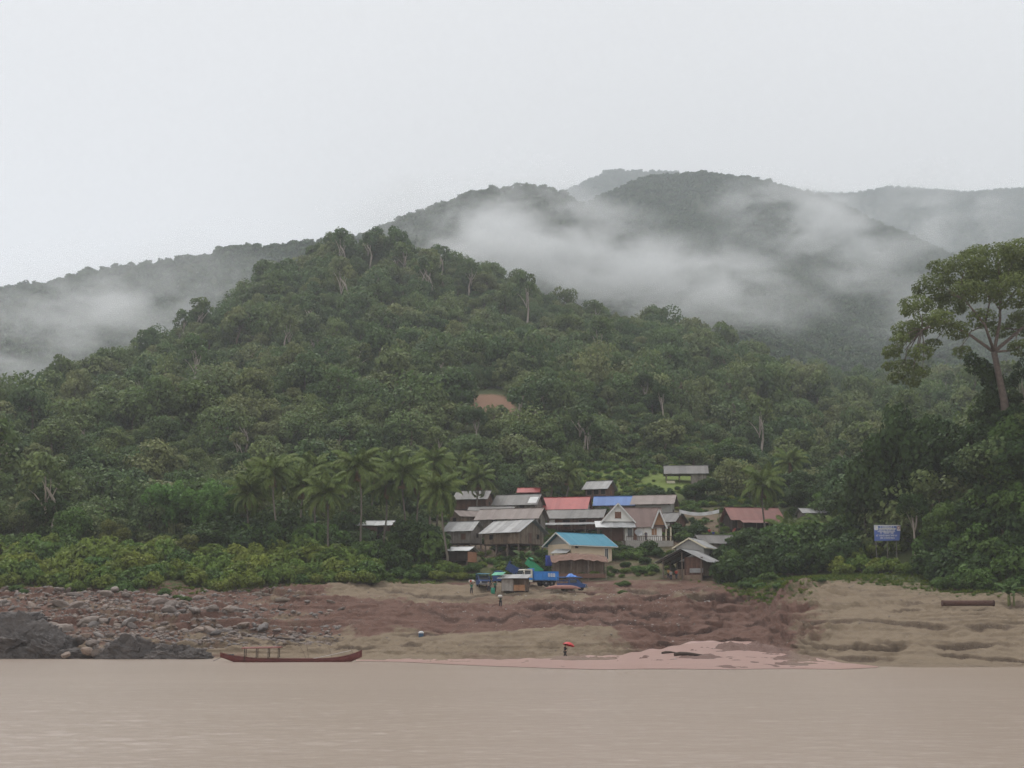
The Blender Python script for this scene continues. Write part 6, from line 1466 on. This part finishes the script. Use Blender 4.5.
ARM_UP = ((.30, .02, 1.52), (.15, .08, 1.78)); ARM_FW = ((.26, .12, 1.14), (.16, .36, 1.2))
# umbrella walker
e, c = person(565, 158.5, 20, 'person in black shorts and top walking under a red umbrella along the creek', cl('black_cloth', (.03, .03, .032)), cl('black_shorts', (.035, .033, .035)), ((.27, .05, 1.12), (.24, .1, .86)), .26, .02, 1., armsR=((.26, .08, 1.14), (.12, .26, 1.28)))
mb = MB(); nr = 8; vs_ = [(0, 0, .42)]; fs_ = []
for k, (rr, zz) in enumerate(((.22, .38), (.45, .27), (.66, .10), (.72, .02))):
    for i in range(16): a = i * math.pi / 8; q = rr * (1 if i % 2 == 0 else .95); vs_.append((q * math.cos(a), q * math.sin(a), zz - (0 if i % 2 == 0 else -.02 * k)))
for i in range(16): fs_.append((0, 1 + i, 1 + (i + 1) % 16))
for k in range(3):
    for i in range(16): fs_.append((1 + 16 * k + i, 1 + 16 * (k + 1) + i, 1 + 16 * (k + 1) + (i + 1) % 16, 1 + 16 * k + (i + 1) % 16))
ue = empty('umbrella', (c.x + .02, c.y - .12, c.z), 0, 'open red umbrella carried over the walker at the creek', 'umbrella'); ue.rotation_euler = (R(-10), R(14), 0)
mb.add(vs_, fs_, .5); o = mb.build('canopy', plain('umbrella_red', (.56, .05, .05), .5, .3, .25, 6), ue); o.location = (0, 0, 1.62); o.modifiers.new('t', 'SOLIDIFY').thickness = .01
mb = MB(); mb.tube([(0, 0, 1.12), (0, 0, 2.1)], .015, 6); mb.build('shaft', RIM, ue); mb = MB()
for i in range(8): a = i * math.pi / 4; mb.tube([(0, 0, 2.02), (.45 * math.cos(a), .45 * math.sin(a), 1.87), (.7 * math.cos(a), .7 * math.sin(a), 1.64)], .006, 4)
mb.build('ribs', RIM, ue)
mb = MB(); mb.tube([(0, 0, 1.12), (0, 0, 1.05), (.03, 0, 1.0), (.07, 0, 1.02)], .02, 6); mb.build('handle', CHASSIS, ue)
# porters with sacks
def sack(loc, s, label, mat, rz=0):
    bm = bmesh.new(); bmesh.ops.create_icosphere(bm, subdivisions=3, radius=1)
    for v in bm.verts: p = v.co.copy(); v.co = Vector((abs(p.x) ** .7 * math.copysign(1, p.x) * .42, abs(p.y) ** .7 * math.copysign(1, p.y) * .27, abs(p.z) ** .8 * math.copysign(1, p.z) * .2 + .03 * mnoise.noise(p * 3)))
    me = bpy.data.meshes.new('sack'); bm.to_mesh(me); bm.free(); me.materials.append(mat); me.polygons.foreach_set('use_smooth', np.ones(len(me.polygons), bool)); o = mesh_obj('sack', me, None); o.location = loc; o.scale = (s, s, s); o.rotation_euler = (0, 0, rz)
    mb = MB(); mb.lathe([(.05, .38), (.035, .42), (.07, .5)], 8, axis='x'); mb.build('tied_neck', mat, o); tag(o, label, 'sack'); return o
GREEN_S = cl('green_shirt', (.03, .16, .11)); DARKT = cl('dark_trousers', (.025, .03, .05)); GREYS = cl('grey_shirt', (.33, .31, .29)); WHITE_S = cl('white_sackcloth', (.62, .60, .55))
e, c = person(471.5, 210.5, 100, 'person in green shirt carrying a white and red sack on the head', GREEN_S, DARKT, ARM_UP, .16, 0); sack((c.x, c.y, c.z + 1.93), 1.1, 'white sack with red patch carried on the head of the green shirted person', WHITE_S)
mb = MB(); mb.lathe([(.02, 0), (.16, .0), (.16, .02), (.02, .02)], 12, axis='y', c=(-.1, -.3, .02)); 
o = [q for q in COL.objects if q.name.startswith('sack')][-1]; pm = mb.build('red_patch', plain('sack_red', (.5, .09, .06), .8), o)
e, c = person(500.5, 196.5, 95, 'person in dark clothes climbing the red slope with a sack on the back', cl('olive_shirt', (.05, .085, .06)), DARKT, ((.24, .14, 1.2), (.12, .12, 1.42)), .2, .12); sack((c.x - .05, c.y - .22, c.z + 1.5), 1.05, 'pale sack on the back of the person climbing the red slope', WHITE_S, 1.3)
person(488.5, 211.5, -70, 'person in a pale shirt standing beside the small blue truck', GREYS, DARKT, ((.24, .0, 1.14), (.24, .06, .88)), .06)
person(495, 211.0, -100, 'person in a green shirt standing at the open end of the stall', GREEN_S, DARKT, ARM_FW, .05)
person(490.5, 213.5, 200, 'person in a dark shirt standing between the truck and the stall', cl('navy_shirt', (.04, .05, .09)), DARKT, ((.24, .0, 1.14), (.24, .06, .88)), .05)
seat = P(646, 541, 252.6); person(646, 252.6, -80, 'person in dark clothes and white hat on the white house porch', cl('purple_shirt', (.06, .05, .09)), DARKT, ((.24, .0, 1.14), (.24, .06, .88)), .04, hat=WHITE_MARK, seat=Vector((seat.x, seat.y, gz(seat.x, seat.y) + max(0, seat.z - gz(seat.x, seat.y)))))
person(671, 224.5, -90, 'person in a pale shirt standing in front of the timber shop', GREYS, DARKT, ((.24, .0, 1.14), (.24, .06, .88)), .05)
person(668.5, 226, -60, 'person in a yellow and red top at the corner of the timber shop', cl('yellow_shirt', (.42, .22, .04)), DARKT, ARM_FW, .04)
person(676.5, 225, -120, 'person in a red top seated side of the timber shop', cl('red_shirt', (.45, .05, .04)), DARKT, ARM_FW, .04)
person(709.5, 260, -90, 'person in a red shirt in the lane below the banner', cl('red_shirt', (.45, .05, .04)), DARKT, ARM_FW, .06)
person(713.5, 258, -90, 'person in blue clothes in the lane below the banner', cl('blue_shirt', (.05, .08, .30)), cl('blue_trousers', (.04, .06, .22)), ((.24, .0, 1.14), (.24, .06, .88)), .06)

# satellite dish on the white house porch
def dish():
    c = P(638.5, 541, 252.4); c.z = max(c.z, gz(c.x, c.y)); e = empty('satellite_dish', c, 0, 'round grey satellite dish in front of the white house', 'satellite dish')
    mb = MB(); mb.lathe([(.02, 0), (.3, .03), (.55, .11), (.75, .22), (.78, .22), (.56, .09), (.3, .005), (.02, -.03)], 20); o = mb.build('dish', plain('dish_grey', (.30, .30, .30), .5), e, True); o.location = (0, 0, 1.35); o.rotation_euler = (R(50), 0, R(15))
    mb = MB(); mb.tube([(0, 0, -.4), (0, 0.05, 1.35)], .04, 8); mb.build('mast', RIM, e); mb = MB(); mb.tube([(.0, 0, 1.3), (.15, -.55, 1.75)], .015, 5); mb.build('feed_arm', RIM, e)
dish()

# ------------------------------------------------------------------ air: thin even haze, and the mist drifting in the valley
HAZE = .0002
def haze_box():
    mb = MB(); mb.box(-2400, 2400, -260, 5300, -6, 1500)
    t = NT('haze_air'); t.n.remove(t.b); pv = t.n.new('ShaderNodeVolumePrincipled')
    pv.inputs['Color'].default_value = (.89, .935, .99, 1); pv.inputs['Density'].default_value = HAZE; pv.inputs['Anisotropy'].default_value = 0.0
    t.l.new(pv.outputs[0], t.out.inputs['Volume'])
    tag(mb.build('haze', t.m), 'thin grey haze filling the valley air', 'haze', kind='stuff')
haze_box()
def mist(px, row, Y, sx, sy, sz, dens, rot, seed, label, nscale=.019, thr=.465, soft=1.4):
    c = P(px, row, Y); t = NT('mist_%d' % seed); t.n.remove(t.b); pv = t.n.new('ShaderNodeVolumePrincipled')
    pv.inputs['Color'].default_value = (.97, .98, .99, 1); pv.inputs['Anisotropy'].default_value = 0.
    oc = t.coord('Object'); ln = t.n.new('ShaderNodeVectorMath'); ln.operation = 'LENGTH'; t.l.new(oc, ln.inputs[0])
    fall = t.rnge(ln.outputs['Value'], .25, 1., 1., 0.)
    ps = t.pos(scale=(nscale * .75, nscale * .7, nscale * 1.6)); mp = ps.node; mp.inputs['Rotation'].default_value = (0, R(-24), 0); mp.inputs['Location'].default_value = (seed * 7.3, seed * 3.1, 0)
    n = t.noise(ps, 1., 7, .63); n.node.inputs['Distortion'].default_value = .35
    d = t.math('MULTIPLY', t.rnge(n, thr, thr + .28, 0, 1.15), t.math('POWER', fall, soft))
    t.l.new(t.math('MULTIPLY', d, dens), pv.inputs['Density']); t.l.new(pv.outputs[0], t.out.inputs['Volume'])
    bm = bmesh.new(); bmesh.ops.create_icosphere(bm, subdivisions=3, radius=1); me = bpy.data.meshes.new('mist'); bm.to_mesh(me); bm.free()
    o = mesh_obj('mist', me, t.m); o.location = c; o.scale = (sx, sy, sz); o.rotation_euler = (0, R(rot), 0); tag(o, label, 'mist', kind='stuff')
mist(565, 256, 900, 170, 90, 42, .085, 12, 1, 'bright bank of mist drifting behind the near hill')
mist(690, 284, 900, 110, 80, 34, .080, 12, 2, 'mist trailing down into the valley behind the near hill')
mist(485, 232, 950, 85, 70, 30, .055, 8, 3, 'mist wisps climbing the ridge')
mist(80, 322, 760, 150, 80, 44, .042, -14, 4, 'mist filling the side valley at the frame edge')
mist(815, 228, 1200, 125, 80, 42, .058, 14, 5, 'mist wisp below the dark rounded peak')
mist(950, 215, 1500, 95, 80, 60, .036, 10, 6, 'thin mist rising before the distant ridge')
mist(880, 300, 1000, 70, 70, 40, .036, 35, 7, 'thin mist low in the valley beyond the foothill')
mist(555, 206, 1150, 75, 70, 32, .046, 30, 8, 'mist veil on the shoulder of the ridge')
